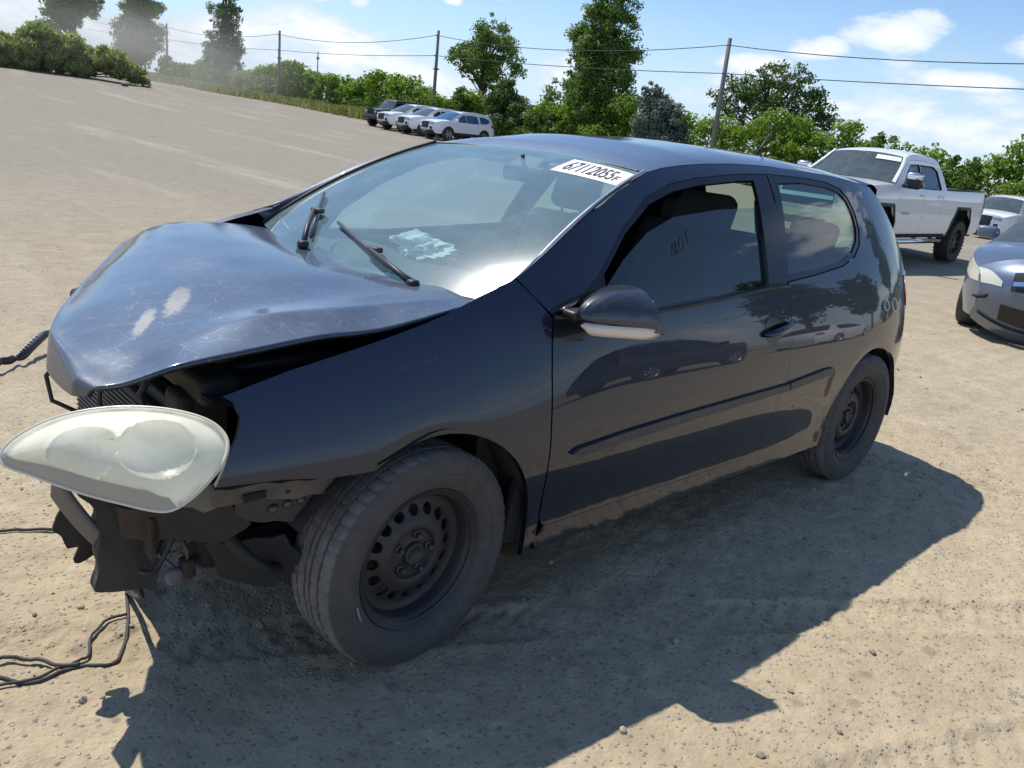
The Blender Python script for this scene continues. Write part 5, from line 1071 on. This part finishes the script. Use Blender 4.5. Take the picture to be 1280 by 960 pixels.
def saloon(name, label, loc, rz, p, detail=True, group=None):
    root, S_ = vehicle(name, label, 'car', loc, rz, saloon_spec(p), group); K = .20; FP = [(2.20, .22), (2.33, .34), (2.38, .52), (2.34, .66), (2.22, .74)]
    # nearly triangular hazed headlight wrapping round the corner
    fx = lambda z: float(np.interp(z, [.34, .52, .66, .74], [2.33, 2.38, 2.34, 2.22]))
    nose(root, S_, 'headlight', [[(.62 + .38 * k, fx(.575 + .02 * k + j * .135 * (.25 + .75 * k)), .575 + .02 * k + j * .135 * (.25 + .75 * k)) for k in np.linspace(0, 1, 8)] for j in np.linspace(0, 1, 5)], M_hazy, crownf=K, prof=FP, push=.008)
    for sd_ in (1, -1): panel('headlight', S_, [(2.34, .60), (2.31, .68), (2.23, .738), (2.0, .80), (1.74, .82), (1.80, .76), (1.95, .66), (2.15, .60)], M_hazy, root, step=.04, off=.008, side=sd_)
    nose(root, S_, 'grille', [[(v, 2.355 - .05 * j, .565 + .10 * j - .02 * abs(v)) for v in np.linspace(-.46, .46, 13)] for j in (0, .5, 1)], M_grille, mirror_=False, crownf=K, prof=FP, push=.01)
    nose(root, S_, 'grille_bar', [[(v, 2.345, .60 + .022 * j - .03 * abs(v)) for v in np.linspace(-.44, .44, 13)] for j in (0, 1)], M_chrome, mirror_=False, crownf=K, prof=FP, push=.03)
    nose(root, S_, 'lower_intake', [[(v, 2.345 + .02 * j, .335 + .115 * j + .01 * abs(v)) for v in np.linspace(-.56, .56, 13)] for j in (0, .5, 1)], M_grille, mirror_=False, crownf=K, prof=FP, push=.008)
    nose(root, S_, 'bumper_lip', [[(v, 2.30 + dx, z) for v in np.linspace(-.97, .97, 19)] for dx, z in ((-.06, .235), (.035, .29), (.03, .318))], p, mirror_=False, crownf=K, prof=FP, push=.03)
    for sd_ in (-1,):
        q = MB(); q.tube([(2.40, sd_ * .62, .455), (2.425, sd_ * .56, .452), (2.44, sd_ * .50, .47), (2.44, sd_ * .47, .50)], [.012, .02, .02, .008], 6); q.build('bumper_gash', M_dark, root, True)
    for sd_ in (1, -1):
        panel('tail_light', S_, [(-2.05, .78), (-2.08, .93), (-2.28, .92), (-2.36, .78)], M_red, root, step=.1, off=.01, side=sd_)
    return root
saloon('parked_saloon', 'grey-blue saloon with yellowed headlights facing the camera at the right edge', (-10.62, -.18, float(G(-9, 0)) - .01), math.radians(6), M_gpaint)
saloon('parked_saloon', 'blue car partly hidden behind the bed of the white pickup', put(-29.8, -8.0) if 0 else put(-33.6, -11.4), 0.0, M_bpaint)
# vehicles standing across the lot, behind the photographer: seen mirrored in the black doors
suv('parked_suv', 'dark SUV across the lot, seen only mirrored in the black door', put(-11.5, 9.2), math.radians(178), M_jpaint, 'vehicles mirrored in the black paint', rim=M_alloy)
saloon('parked_saloon', 'white saloon across the lot, seen only mirrored in the black rear quarter', put(-22.0, 11.0), math.radians(176), M_wpaint, group='vehicles mirrored in the black paint')
0 and suv('parked_suv', 'grey SUV across the lot, seen only mirrored in the black paint', put(-6.2, 11.0), math.radians(-90), M_gpaint, 'vehicles mirrored in the black paint', rim=M_alloy)
# ------------------------------------------------------------------ vegetation
L_mid = leafmat('leaf_green', (.05, .105, .025, 1), (.19, .28, .06, 1), .32)
L_dark = leafmat('leaf_dark_green', (.035, .075, .025, 1), (.13, .20, .06, 1), .3)
L_vine = leafmat('vine_leaf', (.09, .17, .02, 1), (.24, .34, .05, 1), .45)
L_silver = leafmat('silver_leaf', (.10, .125, .11, 1), (.20, .235, .21, 1), .2)
L_willow = leafmat('willow_leaf', (.20, .25, .10, 1), (.40, .43, .21, 1), .45)
L_grass = leafmat('dry_grass', (.17, .19, .06, 1), (.33, .31, .14, 1), .3)
M_bark = plain('bark', (.10, .08, .06), .9, var=.4, scale=6, bmp=.5)
M_pole = plain('weathered_pole', (.20, .19, .175), .9, var=.25, scale=5, bmp=.3)
M_wire = plain('black_wire', (.03, .03, .03), .6)
def leaves(blobs, size, up=.25, aspect=1.5, inner=.35, droop=0.0):
    """leaf quads through the volume of ellipsoid clumps: (centre, radii, count)"""
    Cn = []; Nr = []
    for c, r, n in blobs:
        d = rng.normal(0, 1, (n, 3)); d /= np.linalg.norm(d, axis=1)[:, None]; rad = (inner + (1 - inner) * rng.random(n) ** .6)[:, None]
        wob = 1 + .22 * np.sin(d[:, :1] * 5 + c[0]) * np.sin(d[:, 2:] * 6 + c[1])
        Cn.append(np.array(c) + d * np.array(r) * rad * wob); nn = d + rng.normal(0, .75, (n, 3)) + (0, 0, up); Nr.append(nn / np.linalg.norm(nn, axis=1)[:, None])
    Cn = np.vstack(Cn); Nr = np.vstack(Nr); n = len(Cn)
    t = np.cross(Nr, rng.normal(0, 1, (n, 3))); t /= np.linalg.norm(t, axis=1)[:, None] + 1e-9
    if droop: t[:, 2] -= droop; t /= np.linalg.norm(t, axis=1)[:, None]
    b = np.cross(Nr, t); b /= np.linalg.norm(b, axis=1)[:, None] + 1e-9; s = size * rng.uniform(.6, 1.4, (n, 1))
    V = np.stack([Cn - t * s * aspect * .5, Cn + b * s * .5, Cn + t * s * aspect * .5, Cn - b * s * .5], 1).reshape(-1, 3); return V, np.arange(4 * n).reshape(-1, 4)
def fast_mesh(name, V, F, mat, parent):
    me = bpy.data.meshes.new(name); me.vertices.add(len(V)); me.vertices.foreach_set('co', np.asarray(V, np.float32).ravel()); k = F.shape[1]
    me.loops.add(F.size); me.loops.foreach_set('vertex_index', F.ravel().astype(np.int32)); me.polygons.add(len(F)); me.polygons.foreach_set('loop_start', np.arange(0, F.size, k, dtype=np.int32)); me.update(calc_edges=True)
    o = bpy.data.objects.new(name, me); COL.objects.link(o); me.materials.append(mat); o.parent = parent; return o
def tree(name, label, base, H, crown, leaf, size, cat='tree', group=None, trunk_r=.2, lean=(0, 0), bare=.2, limbs=9, dens=1.0, aspect=1.5, droop=0, dead=0, stems=1):
    """crown: list of (dx, dy, dz, rx, ry, rz) lobes relative to the base; each lobe is broken into clumps carried by limbs"""
    root = empty(name, base); tag(root, label, cat, group); tr = MB(); blobs = []
    top = max(c[2] + c[5] * .6 for c in crown)
    for s_ in range(stems):
        ox, oy = (rng.normal(0, .4), rng.normal(0, .4)) if stems > 1 else (0, 0)
        pts = [(ox + lean[0] * t + .12 * math.sin(3 * t + s_), oy + lean[1] * t + .1 * math.cos(4 * t + s_), -.2 + top * t) for t in np.linspace(0, 1, 9)]; tr.tube(pts, [trunk_r * (1 - .85 * t) + .02 for t in np.linspace(0, 1, 9)], 8)
    for dx, dy, dz, rx, ry, rz in crown:
        vol = rx * ry * rz; k = max(8, int(26 * (vol ** .5) * dens)); 
        for i in range(k):
            d = rng.normal(0, 1, 3); d /= np.linalg.norm(d); u = rng.uniform(.25, 1.0) ** .7; c = np.array((dx, dy, dz)) + d * np.array((rx, ry, rz)) * u; q = rng.uniform(.15, .34) * (rx * ry * rz) ** (1 / 3); blobs.append((c, (q * 1.1, q * 1.1, q * .85), int(dens * 15 * (q / size) ** 2) + 10))
            if i < limbs: 
                a = np.array((lean[0] * c[2] / top * .7, lean[1] * c[2] / top * .7, max(.3, c[2] * .62))); tr.tube([a, a * .45 + c * .55 + (0, 0, .08 * rz), c], [trunk_r * .28, trunk_r * .16, .015], 5)
    for i in range(dead):
        c = np.array((rng.uniform(-1, 1) * crown[0][3] * .7, rng.uniform(-1, 1) * crown[0][4] * .5, top * rng.uniform(.75, .95))); tr.tube([c * (.5, .5, .8), c, c * 1.0 + (rng.normal(0, .3), 0, rng.uniform(.8, 1.5))], [.05, .03, .012], 5)
    tr.build('trunk', M_bark, root, True); V, F = leaves(blobs, size * .62, aspect=aspect, droop=droop, inner=.1); fast_mesh('crown', V, F, leaf, root); return root
def at_ground(x, y): return (x, y, float(G(x, y)))
gt = 'trees along the far edge of the lot'
tree('poplar_tree', 'tall dense poplar, highest tree, running out of the top of the picture', at_ground(-40.2, -35.6), 10.5, [(0, 0, 3.0, 2.3, 2.7, 2.4), (.2, .9, 4.8, 2.0, 2.4, 2.0), (0, .2, 6.8, 1.9, 2.4, 2.1), (0, .3, 8.8, 1.6, 2.0, 1.9), (0, .2, 10.6, 1.2, 1.5, 1.4), (0, -2.6, 3.6, 1.3, 1.6, 2.0), (0, -1.4, 5.6, 1.2, 1.3, 1.3), (0, 2.2, 2.2, 1.3, 1.6, 1.5)], L_mid, .17, group=gt, trunk_r=.24, dens=.95)
tree('broad_tree', 'broad round tree with a forked trunk between the white SUVs and the poplar', at_ground(-42.0, -49.3), 8.6, [(0, .3, 6.3, 1.8, 3.0, 1.7), (0, 2.6, 5.3, 1.4, 1.9, 1.4), (0, -2.3, 5.8, 1.4, 2.0, 1.5), (0, .6, 7.7, 1.3, 2.1, 1.1), (.2, -.2, 4.4, 1.2, 2.1, .9)], L_mid, .18, group=gt, trunk_r=.2, dead=4, dens=.75)
tree('olive_tree', 'silvery grey-leaved tree just right of the tall poplar', at_ground(-38.6, -28.9), 5, [(0, 0, 2.2, 1.5, 1.6, 1.6), (0, -.7, 3.4, 1.0, 1.0, 1.3), (0, .9, 2.9, .9, .9, 1.0), (0, -.9, 4.3, .6, .6, .7), (0, .3, 1.2, 1.6, 2.1, 1.1)], L_silver, .13, group=gt, trunk_r=.12, aspect=2.4, dens=1.25)
tree('dark_tree', 'dark wide tree with sky showing through, behind the leaning pole', at_ground(-46.0, -26.6), 7, [(0, .2, 5.1, 1.8, 3.0, 1.4), (0, 2.6, 4.2, 1.5, 2.0, 1.4), (0, -2.2, 4.6, 1.5, 2.0, 1.4), (0, .6, 6.1, 1.3, 2.2, .9), (0, 3.0, 3.0, 1.2, 1.7, 1.0), (0, -.8, 2.6, 1.3, 2.6, 1.0)], L_dark, .18, group=gt, trunk_r=.2, dens=.72)
tree('slender_tree', 'dark slender tree standing alone between the two left poles', at_ground(-40.0, -92.0), 11, [(0, 0, 5.2, 2.2, 2.2, 2.4), (0, .5, 8.0, 1.7, 1.9, 2.2), (0, .6, 10.6, 1.2, 1.4, 1.5), (0, -1.6, 3.6, 1.8, 1.8, 1.8), (0, 1.6, 3.6, 1.8, 1.8, 1.8)], L_dark, .24, group=gt, trunk_r=.25, dens=.8)
tree('dusty_tree', 'pale dusty tree just right of the feathery bush', at_ground(-38.5, -114.0), 11, [(0, 0, 5.2, 3.0, 3.0, 2.6), (0, .2, 8.6, 2.6, 2.8, 2.4), (0, .4, 10.8, 1.6, 1.8, 1.4), (0, -2.0, 3.2, 2.4, 2.4, 1.9)], L_mid, .28, group=gt, trunk_r=.28, dens=.95)
tree('dusty_tree', 'tall pale tree rising behind the feathery bush at the left', at_ground(-21.5, -81.0), 9, [(0, .3, 5.8, 2.0, 2.4, 2.2), (.3, 0, 8.0, 1.8, 2.0, 1.8), (-1.4, .2, 6.4, 1.3, 1.4, 1.5), (1.2, .2, 4.2, 1.4, 1.4, 1.5)], L_mid, .23, group=gt, trunk_r=.22, dens=.95)
tree('dusty_tree', 'low dusty tree at the far left corner', at_ground(-13.5, -84.0), 5, [(0, 0, 3.6, 2.4, 2.4, 1.9), (2.0, 0, 2.8, 1.6, 1.6, 1.4)], L_mid, .24, group=gt, trunk_r=.18)
def bush(label, x, y, lobes, leaf, size, name='shrub', group='shrubs along the hedge', aspect=1.5, droop=0, dens=1.0, up=.3):
    root = empty(name, at_ground(x, y)); tag(root, label, 'shrub', group); blobs = []; st = MB()
    for dx, dy, dz, rx, ry, rz in lobes:
        k = max(6, int(18 * (rx * ry * rz) ** .5))
        for i in range(k):
            d = rng.normal(0, 1, 3); d /= np.linalg.norm(d); c = np.array((dx, dy, dz)) + d * np.array((rx, ry, rz)) * rng.uniform(.4, .95); q = rng.uniform(.2, .4) * (rx * ry * rz) ** (1 / 3); blobs.append((c, (q * 1.15, q * 1.15, q * .8), int(dens * 20 * (q / size) ** 2) + 8))
            if i % 3 == 0: st.tube([(dx * .3, dy * .6, 0), tuple(np.array((dx * .6, dy * .8, dz * .6)) + d * .15), tuple(c)], [.04, .025, .01], 5)
    st.build('stems', M_bark, root, True); V, F = leaves(blobs, size * .8, aspect=aspect, droop=droop, up=up, inner=.1); fast_mesh('foliage', V, F, leaf, root); return root
bush('large feathery willow bush standing out on the left of the lot', -15.6, -63.5, [(-3.4, 1.2, 1.0, 1.7, 1.5, 1.2), (-1.0, .3, 1.3, 2.2, 1.6, 1.6), (1.2, 0, 1.4, 2.1, 1.6, 1.7), (3.4, -.4, 1.0, 1.7, 1.5, 1.3), (-5.0, 1.8, .4, 1.1, 1.0, .7)], L_willow, .13, 'willow_bush', None, aspect=3.4, droop=-.9, dens=1.5)
bush('pale green bush at the far left edge beside the willow bush', -9.6, -66.0, [(0, 0, .8, 2.0, 1.6, .9), (2.5, 0, .6, 1.6, 1.2, .7)], L_vine, .16)
bush('round dark shrub just right of the second pole, above the white SUVs', -38.4, -47.3, [(0, 0, 1.6, 1.2, 1.5, 1.3), (0, .2, 2.6, .8, 1.0, .8)], L_mid, .15)
bush('big dark shrub under the broad tree', -38.6, -42.3, [(0, 0, 2.0, 1.5, 2.0, 1.6), (0, -.6, 3.2, 1.1, 1.5, 1.0), (0, 1.6, 1.5, 1.3, 1.4, 1.3)], L_dark, .15)
bush('mid green shrub left of the poplar foot', -38.2, -38.6, [(0, 0, 1.3, 1.2, 1.6, 1.2), (0, 1.2, 1.1, 1.0, 1.2, 1.0)], L_mid, .14)
bush('bright shrub in front of the poplar foot', -37.6, -33.6, [(0, 0, 1.0, 1.0, 1.3, 1.0), (.1, .8, 1.3, .7, .8, .8)], L_vine, .13)
bush('small bushy clump poking up over the roof of the white pickup', -38.4, -15.9, [(0, 0, 2.0, .9, 1.1, .9), (0, .2, 2.9, .6, .7, .55)], L_mid, .12)
bush('bushy clump rising behind the tailgate of the pickup', -38.2, -11.6, [(0, 0, 1.7, 1.0, 1.3, 1.1), (0, .1, 2.5, .6, .8, .6)], L_mid, .12)
bush('vine covered clump at the right edge behind the white SUV', -37.8, -8.2, [(0, 0, 1.3, 1.1, 1.6, 1.2), (0, 1.4, 1.2, 1.0, 1.3, 1.1)], L_vine, .12)
bush('twiggy clump left of the pickup windscreen', -38.3, -19.9, [(0, 0, 1.7, 1.0, 1.3, 1.2), (0, -.8, 2.3, .6, .7, .7)], L_vine, .12)
# vines over the fence: one continuous mass on each side of the poplar
def hedge(label, y0, y1, hfun, x=-39.0, leaf=L_vine, size=.14, n=9000, name='vine_hedge'):
    ys = np.linspace(y0, y1, int(abs(y1 - y0) / .9) + 1); blobs = []; fr = MB()
    for y in ys:
        h = hfun(y) * rng.uniform(.86, 1.1); g = float(G(x, y))
        for z in np.arange(.35, h, .75): blobs.append(((x + rng.normal(0, .35) + (h - z) * .12, y + rng.normal(0, .3), g + z), (.75, .75, .55), 1))
        blobs.append(((x + rng.normal(0, .3), y, g + h - .25), (.8, .8, .5), 1))
    k = max(14, n // len(blobs)); V, F = leaves([(c, r, k) for c, r, _ in blobs], size, up=.5); o = fast_mesh(name, V, F, leaf, None); tag(o, label, 'hedge', kind='stuff'); return o
hedge('bright green vines over the fence right of the poplar', -34.0, 12.0, lambda y: 3.15 + .35 * math.sin(y * .55) + .25 * math.sin(y * 1.7) - .035 * max(0, y + 22), n=50000, size=.13)
hedge('mounded green vines along the fence left of the poplar', -62.0, -36.0, lambda y: 2.6 + 1.1 * math.exp(-((y + 57.5) / 3.2) ** 2) + .35 * math.sin(y * .8), n=24000, size=.15)
hedge('dusty green vines along the fence near the left poles', -108.0, -62.0, lambda y: 2.3 + 1.5 * math.exp(-((y + 74.0) / 4.5) ** 2) + .4 * math.sin(y * .45), n=26000, size=.19)
def verge():
    n = 15000; y = rng.uniform(-112, -47, n); x = -36.4 + rng.normal(0, .8, n) + 1.2 * np.sin(y * .3) * .4 + np.where(y < -60, 1.2 * rng.random(n) * np.minimum(1, (-60 - y) / 18), 0); h = rng.uniform(.25, .75, n) * (1 + .5 * fbm2(x, y, 3, ((3.0, 1.0),))); w = rng.uniform(.05, .10, n); a = rng.uniform(0, math.pi, n); z = G(x, y)
    dx, dy = np.cos(a) * w, np.sin(a) * w; lx, ly = rng.normal(0, .15, n), rng.normal(0, .15, n)
    V = np.stack([np.stack([x - dx, y - dy, z], 1), np.stack([x + dx, y + dy, z], 1), np.stack([x + dx * .6 + lx, y + dy * .6 + ly, z + h], 1), np.stack([x - dx * .6 + lx, y - dy * .6 + ly, z + h], 1)], 1).reshape(-1, 3)
    o = fast_mesh('grass', V, np.arange(4 * n).reshape(-1, 4), L_grass, None); tag(o, 'tall dry grass along the foot of the hedge at the left', 'grass', kind='stuff')
verge()
# trees across the lot, behind the photographer: they show as dark shapes in the black paint and glass
gm = 'trees mirrored in the black paint'
for i, (x, y, s) in enumerate(((-40, 8.5, 1.9), (-38, 15, 1.3), (-42, 22, 2.0))):
    tree('leafy_tree', ('leafy tree mirrored nearest the rear window edge of the black car', 'low leafy tree mirrored in the middle of the black rear quarter', 'tall leafy tree mirrored in the black car beside the door gap')[i], at_ground(x, y), 8, [(0, 0, 4.0 * s, 2.4, 2.4, 2.4 * s), (1.5, .4, 2.8 * s, 2.0, 2.0, 1.8), (-1.5, 0, 3.0 * s, 2.0, 2.0, 2.0), (.2, 0, 6.0 * s, 1.6, 1.6, 1.6)], L_dark, .32, group=gm, trunk_r=.22, dens=.8)
# ------------------------------------------------------------------ poles, wires, far roofs
gp = 'wooden utility poles along the hedge'
POLES = [(-38.0, -24.6, 7.27, 'leaning utility pole in front of the dark tree'), (-38.0, -50.1, 7.84, 'utility pole rising behind the white SUVs'), (-38.0, -75.0, 8.02, 'utility pole between the slender tree and the white SUVs'), (-38.0, -103.5, 9.0, 'leftmost utility pole, beside the pale dusty tree'), (-38.0, 1.0, 7.2, 'utility pole beyond the right edge of the picture, carrying the cables on')]
for x, y, zt, lb in POLES:
    b = at_ground(x, y); r = empty('utility_pole', b); tag(r, lb, 'pole', gp); ln = .12 if y > -30 else .02; h = zt - b[2]
    q = MB(); q.tube([(0, 0, -.3), (ln * .3, -ln * 2.5 * 0, h * .5), (ln, 0, h)], [.15, .13, .105], 10); q.build('shaft', M_pole, r, True)
    for dz in (.35, 1.75):
        q = MB(); q.rbox((.13, 0, h - dz), (.10, .05, .12), .01); q.lathe([(.0, .05), (.035, .04), (.045, 0), (.03, -.05), (0, -.05)], 10, axis='z', c=(.19, 0, h - dz)); q.build('insulator', M_grime, r, True)
    q = MB(); q.rbox((-.02, 0, h * .62), (.33, .34, .10), .02); q.build('band', M_grime, r)
pl = [(-38.0, 26.0, 7.0), (-38.0, 1.0, 7.2)] + [(x, y, z) for x, y, z, _ in POLES[:4]] + [(-38.0, -135.0, 10.5)]
for dz, sag, lb in ((.35, .62, 'upper overhead cable strung between the poles'), (1.75, .18, 'lower overhead cable strung between the poles')):
    pts = []
    for (x0, y0, z0), (x1, y1, z1) in zip(pl[:-1], pl[1:]):
        for t in np.linspace(0, 1, 15)[:-1]: pts.append((x0 + .19, y0 + (y1 - y0) * t, z0 + (z1 - z0) * t - dz - sag * 4 * t * (1 - t)))
    q = MB(); q.tube(pts, .022, 5); o = q.build('overhead_cable', M_wire, None, True); tag(o, lb, 'cable', 'overhead cables')
# distant poles with crossarms
for x, y, zt, lb, cr in ((-92.0, -176.0, 11.0, 'distant pole with a crossarm between the left poles', True), (-92.5, -165.0, 12.9, 'distant thin pole left of the white SUVs', False)):
    r = empty('far_pole', (x, y, 1.5)); tag(r, lb, 'pole'); q = MB(); q.tube([(0, 0, 0), (0, 0, zt - 1.5)], [.16, .11], 8); q.build('shaft', M_pole, r, True)
    if cr: q = MB(); q.box((0, 0, zt - 2.0), (.12, 2.6, .14)); q.box((0, 0, zt - 3.3), (.12, 1.4, .12)); q.build('crossarm', M_pole, r)
    else: q = MB(); q.rbox((0, 0, zt - 2.9), (.4, .6, .5), .05); q.build('transformer', M_grime, r)
# low industrial buildings beyond the hedge
def shed(label, c, d, wall, roofm, extra=None):
    r = empty('industrial_building', (c[0], c[1], 1.0)); tag(r, label, 'building'); w, l, h = d
    q = MB(); q.box((0, 0, h / 2), (w, l, h)); q.build('wall', wall, r); q = MB(); q.box((0, 0, h + .15), (w + .6, l + .6, .3)); rf = q.build('roof', roofm, r)
    for k in range(int(l // 4)):
        q = MB(); q.box((w / 2 + .05, -l / 2 + 2 + k * 4, h / 2), (.08, .3, h - .1)); q.build('wall_rib', roofm, r)
    for (y, s) in extra or []: q = MB(); q.rbox((0, y, h + .3 + s / 2), (s * 1.4, s * 1.4, s), .1); q.build('roof_vent', roofm, rf)
    return r, rf, h
M_brick = plain('brown_cladding', (.26, .20, .17), .85, var=.15, scale=2); M_pale = plain('pale_cladding', (.55, .55, .53), .8, var=.1, scale=2); M_greyroof = plain('grey_flashing', (.25, .25, .26), .7, var=.15)
shed('long low brown industrial building behind the hedge at the left', (-78, -166), (14, 34, 5.4), M_brick, M_greyroof, [(-10, 1.2), (4, 1.0), (12, .8)])
r, rf, h = shed('pale flat-roofed building with curved roof pipes behind the white SUVs', (-88, -121), (16, 18, 3.9), M_pale, M_greyroof)
for y in (1.5, 5.0):
    q = MB(); q.tube([(4, y, h), (4, y, h + 1.3), (4, y + .3, h + 1.75), (4, y + 1.2, h + 1.8), (4, y + 1.6, h + 1.5), (4, y + 1.65, h + 1.1)], .2, 8); q.build('roof_pipe', M_greyroof, r, True)
# ------------------------------------------------------------------ things lying on the ground
def ground_tube(name, label, cat, pts, rad, lift=.0, mat=M_trim, group=None):
    P = catmull([(x, y, 0) for x, y in pts], 5); q = MB(); q.tube([(x, y, gz(x, y) + rad * .8 + lift) for x, y, _ in P], rad, 8); o = q.build(name, mat, None, True); tag(o, label, cat, group); return o
M_cable = plain('dusty_cable', (.06, .055, .05), .75, var=.4, scale=20)
gc = 'black cables on the dirt below the bumper'
ground_tube('cable', 'thick black cable running from under the air duct to the shadow edge', 'cable', [(.536, .092), (.582, .246), (.635, .359), (.685, .409), (.737, .386), (.782, .376), (.857, .382), (.915, .321), (.956, .267)], .005, mat=M_cable, group=gc)
ground_tube('cable', 'thinner black cable looping beside the thick one', 'cable', [(.573, .205), (.639, .223), (.688, .268), (.714, .337), (.767, .354), (.838, .377), (.889, .365), (.956, .356)], .0042, lift=.006, mat=M_cable, group=gc)
ground_tube('cable', 'short black cable arching in from the left edge over the other two', 'cable', [(.96, .21), (.932, .228), (.866, .26), (.82, .303), (.787, .357), (.746, .381)], .005, lift=.010, mat=M_cable, group=gc)
ground_tube('rod', 'thin dark rod lying on sunlit dirt left of the torn flap', 'rod', [(.785, -.481), (.689, -.443), (.607, -.402)], .0055, lift=.004, mat=M_cable)
ground_tube('twig', 'dry straw-coloured twig at the shadow edge', 'twig', [(-1.097, 1.347), (-1.099, 1.376), (-1.108, 1.429)], .003, mat=plain('straw', (.42, .34, .2), .9))
P = catmull([(.46, -2.15, .03), (.391, -2.24, .05), (.30, -2.30, .03), (.22, -2.39, .06), (.10, -2.56, .09)], 6); q = MB()
q.grid([[(x + dx, y + dx * .6, float(G(x, y)) + z + dz) for dx, dz in ((-.035, 0), (-.032, .022), (.0, .028), (.032, .022), (.035, 0))] for x, y, z in P]); o = q.build('bumper_strip', M_trim, None, True); md = o.modifiers.new('thickness', 'SOLIDIFY'); md.thickness = .008; tag(o, 'black plastic bumper strip lying on dirt at the left edge', 'strip')
q = MB()
for k in range(9): x, y, z = P[len(P) - 3 - k]; q.rbox((x + .02, y + .012, float(G(x, y)) + z + .030), (.012, .012, .006), .002)
q.build('clip', M_silver, o)
# dark stones on the lot by the willow bush
for i, (x, y) in enumerate(((-18.4, -58.2), (-20.6, -60.4))):
    bm = bmesh.new(); bmesh.ops.create_icosphere(bm, subdivisions=2, radius=.22)
    for v in bm.verts: v.co *= rng.uniform(.75, 1.2); v.co.z *= .6
    me = bpy.data.meshes.new('boulder'); bm.to_mesh(me); bm.free(); o = bpy.data.objects.new('boulder', me); COL.objects.link(o); me.materials.append(M_grime); o.location = (x, y, float(G(x, y)) + .08); tag(o, ('dark stone on the lot nearest the willow bush', 'small dark stone further along the lot edge from the willow bush')[i], 'stone')
# dust hanging in the air at the left end of the lot
def dust():
    bm = bmesh.new(); bmesh.ops.create_icosphere(bm, subdivisions=3, radius=1); me = bpy.data.meshes.new('dust_cloud'); bm.to_mesh(me); bm.free(); o = bpy.data.objects.new('dust_cloud', me); COL.objects.link(o)
    o.location = (-22, -77, 3.0); o.scale = (26, 25, 8.0); o.rotation_euler = (0, 0, .5)
    m = bpy.data.materials.new('dust_haze'); m.use_nodes = True; t = m.node_tree; t.nodes.clear(); v = ocoord(t, 'Object')
    L = N(t, 'ShaderNodeVectorMath', operation='LENGTH'); t.links.new(v, L.inputs[0]); f = ramp(t, L.outputs['Value'], .98, .2)
    d = math_(t, 'MULTIPLY', math_(t, 'MULTIPLY', f, .05), ramp(t, noise(t, v, 2.2, 3), .3, .75))
    p = N(t, 'ShaderNodeVolumePrincipled'); p.inputs['Color'].default_value = (.93, .88, .78, 1); t.links.new(d, p.inputs['Density']); p.inputs['Anisotropy'].default_value = .3
    ou = N(t, 'ShaderNodeOutputMaterial'); t.links.new(p.outputs[0], ou.inputs['Volume']); me.materials.append(m); tag(o, 'pale dust hanging over the left end of the lot', 'dust', kind='stuff')
dust()
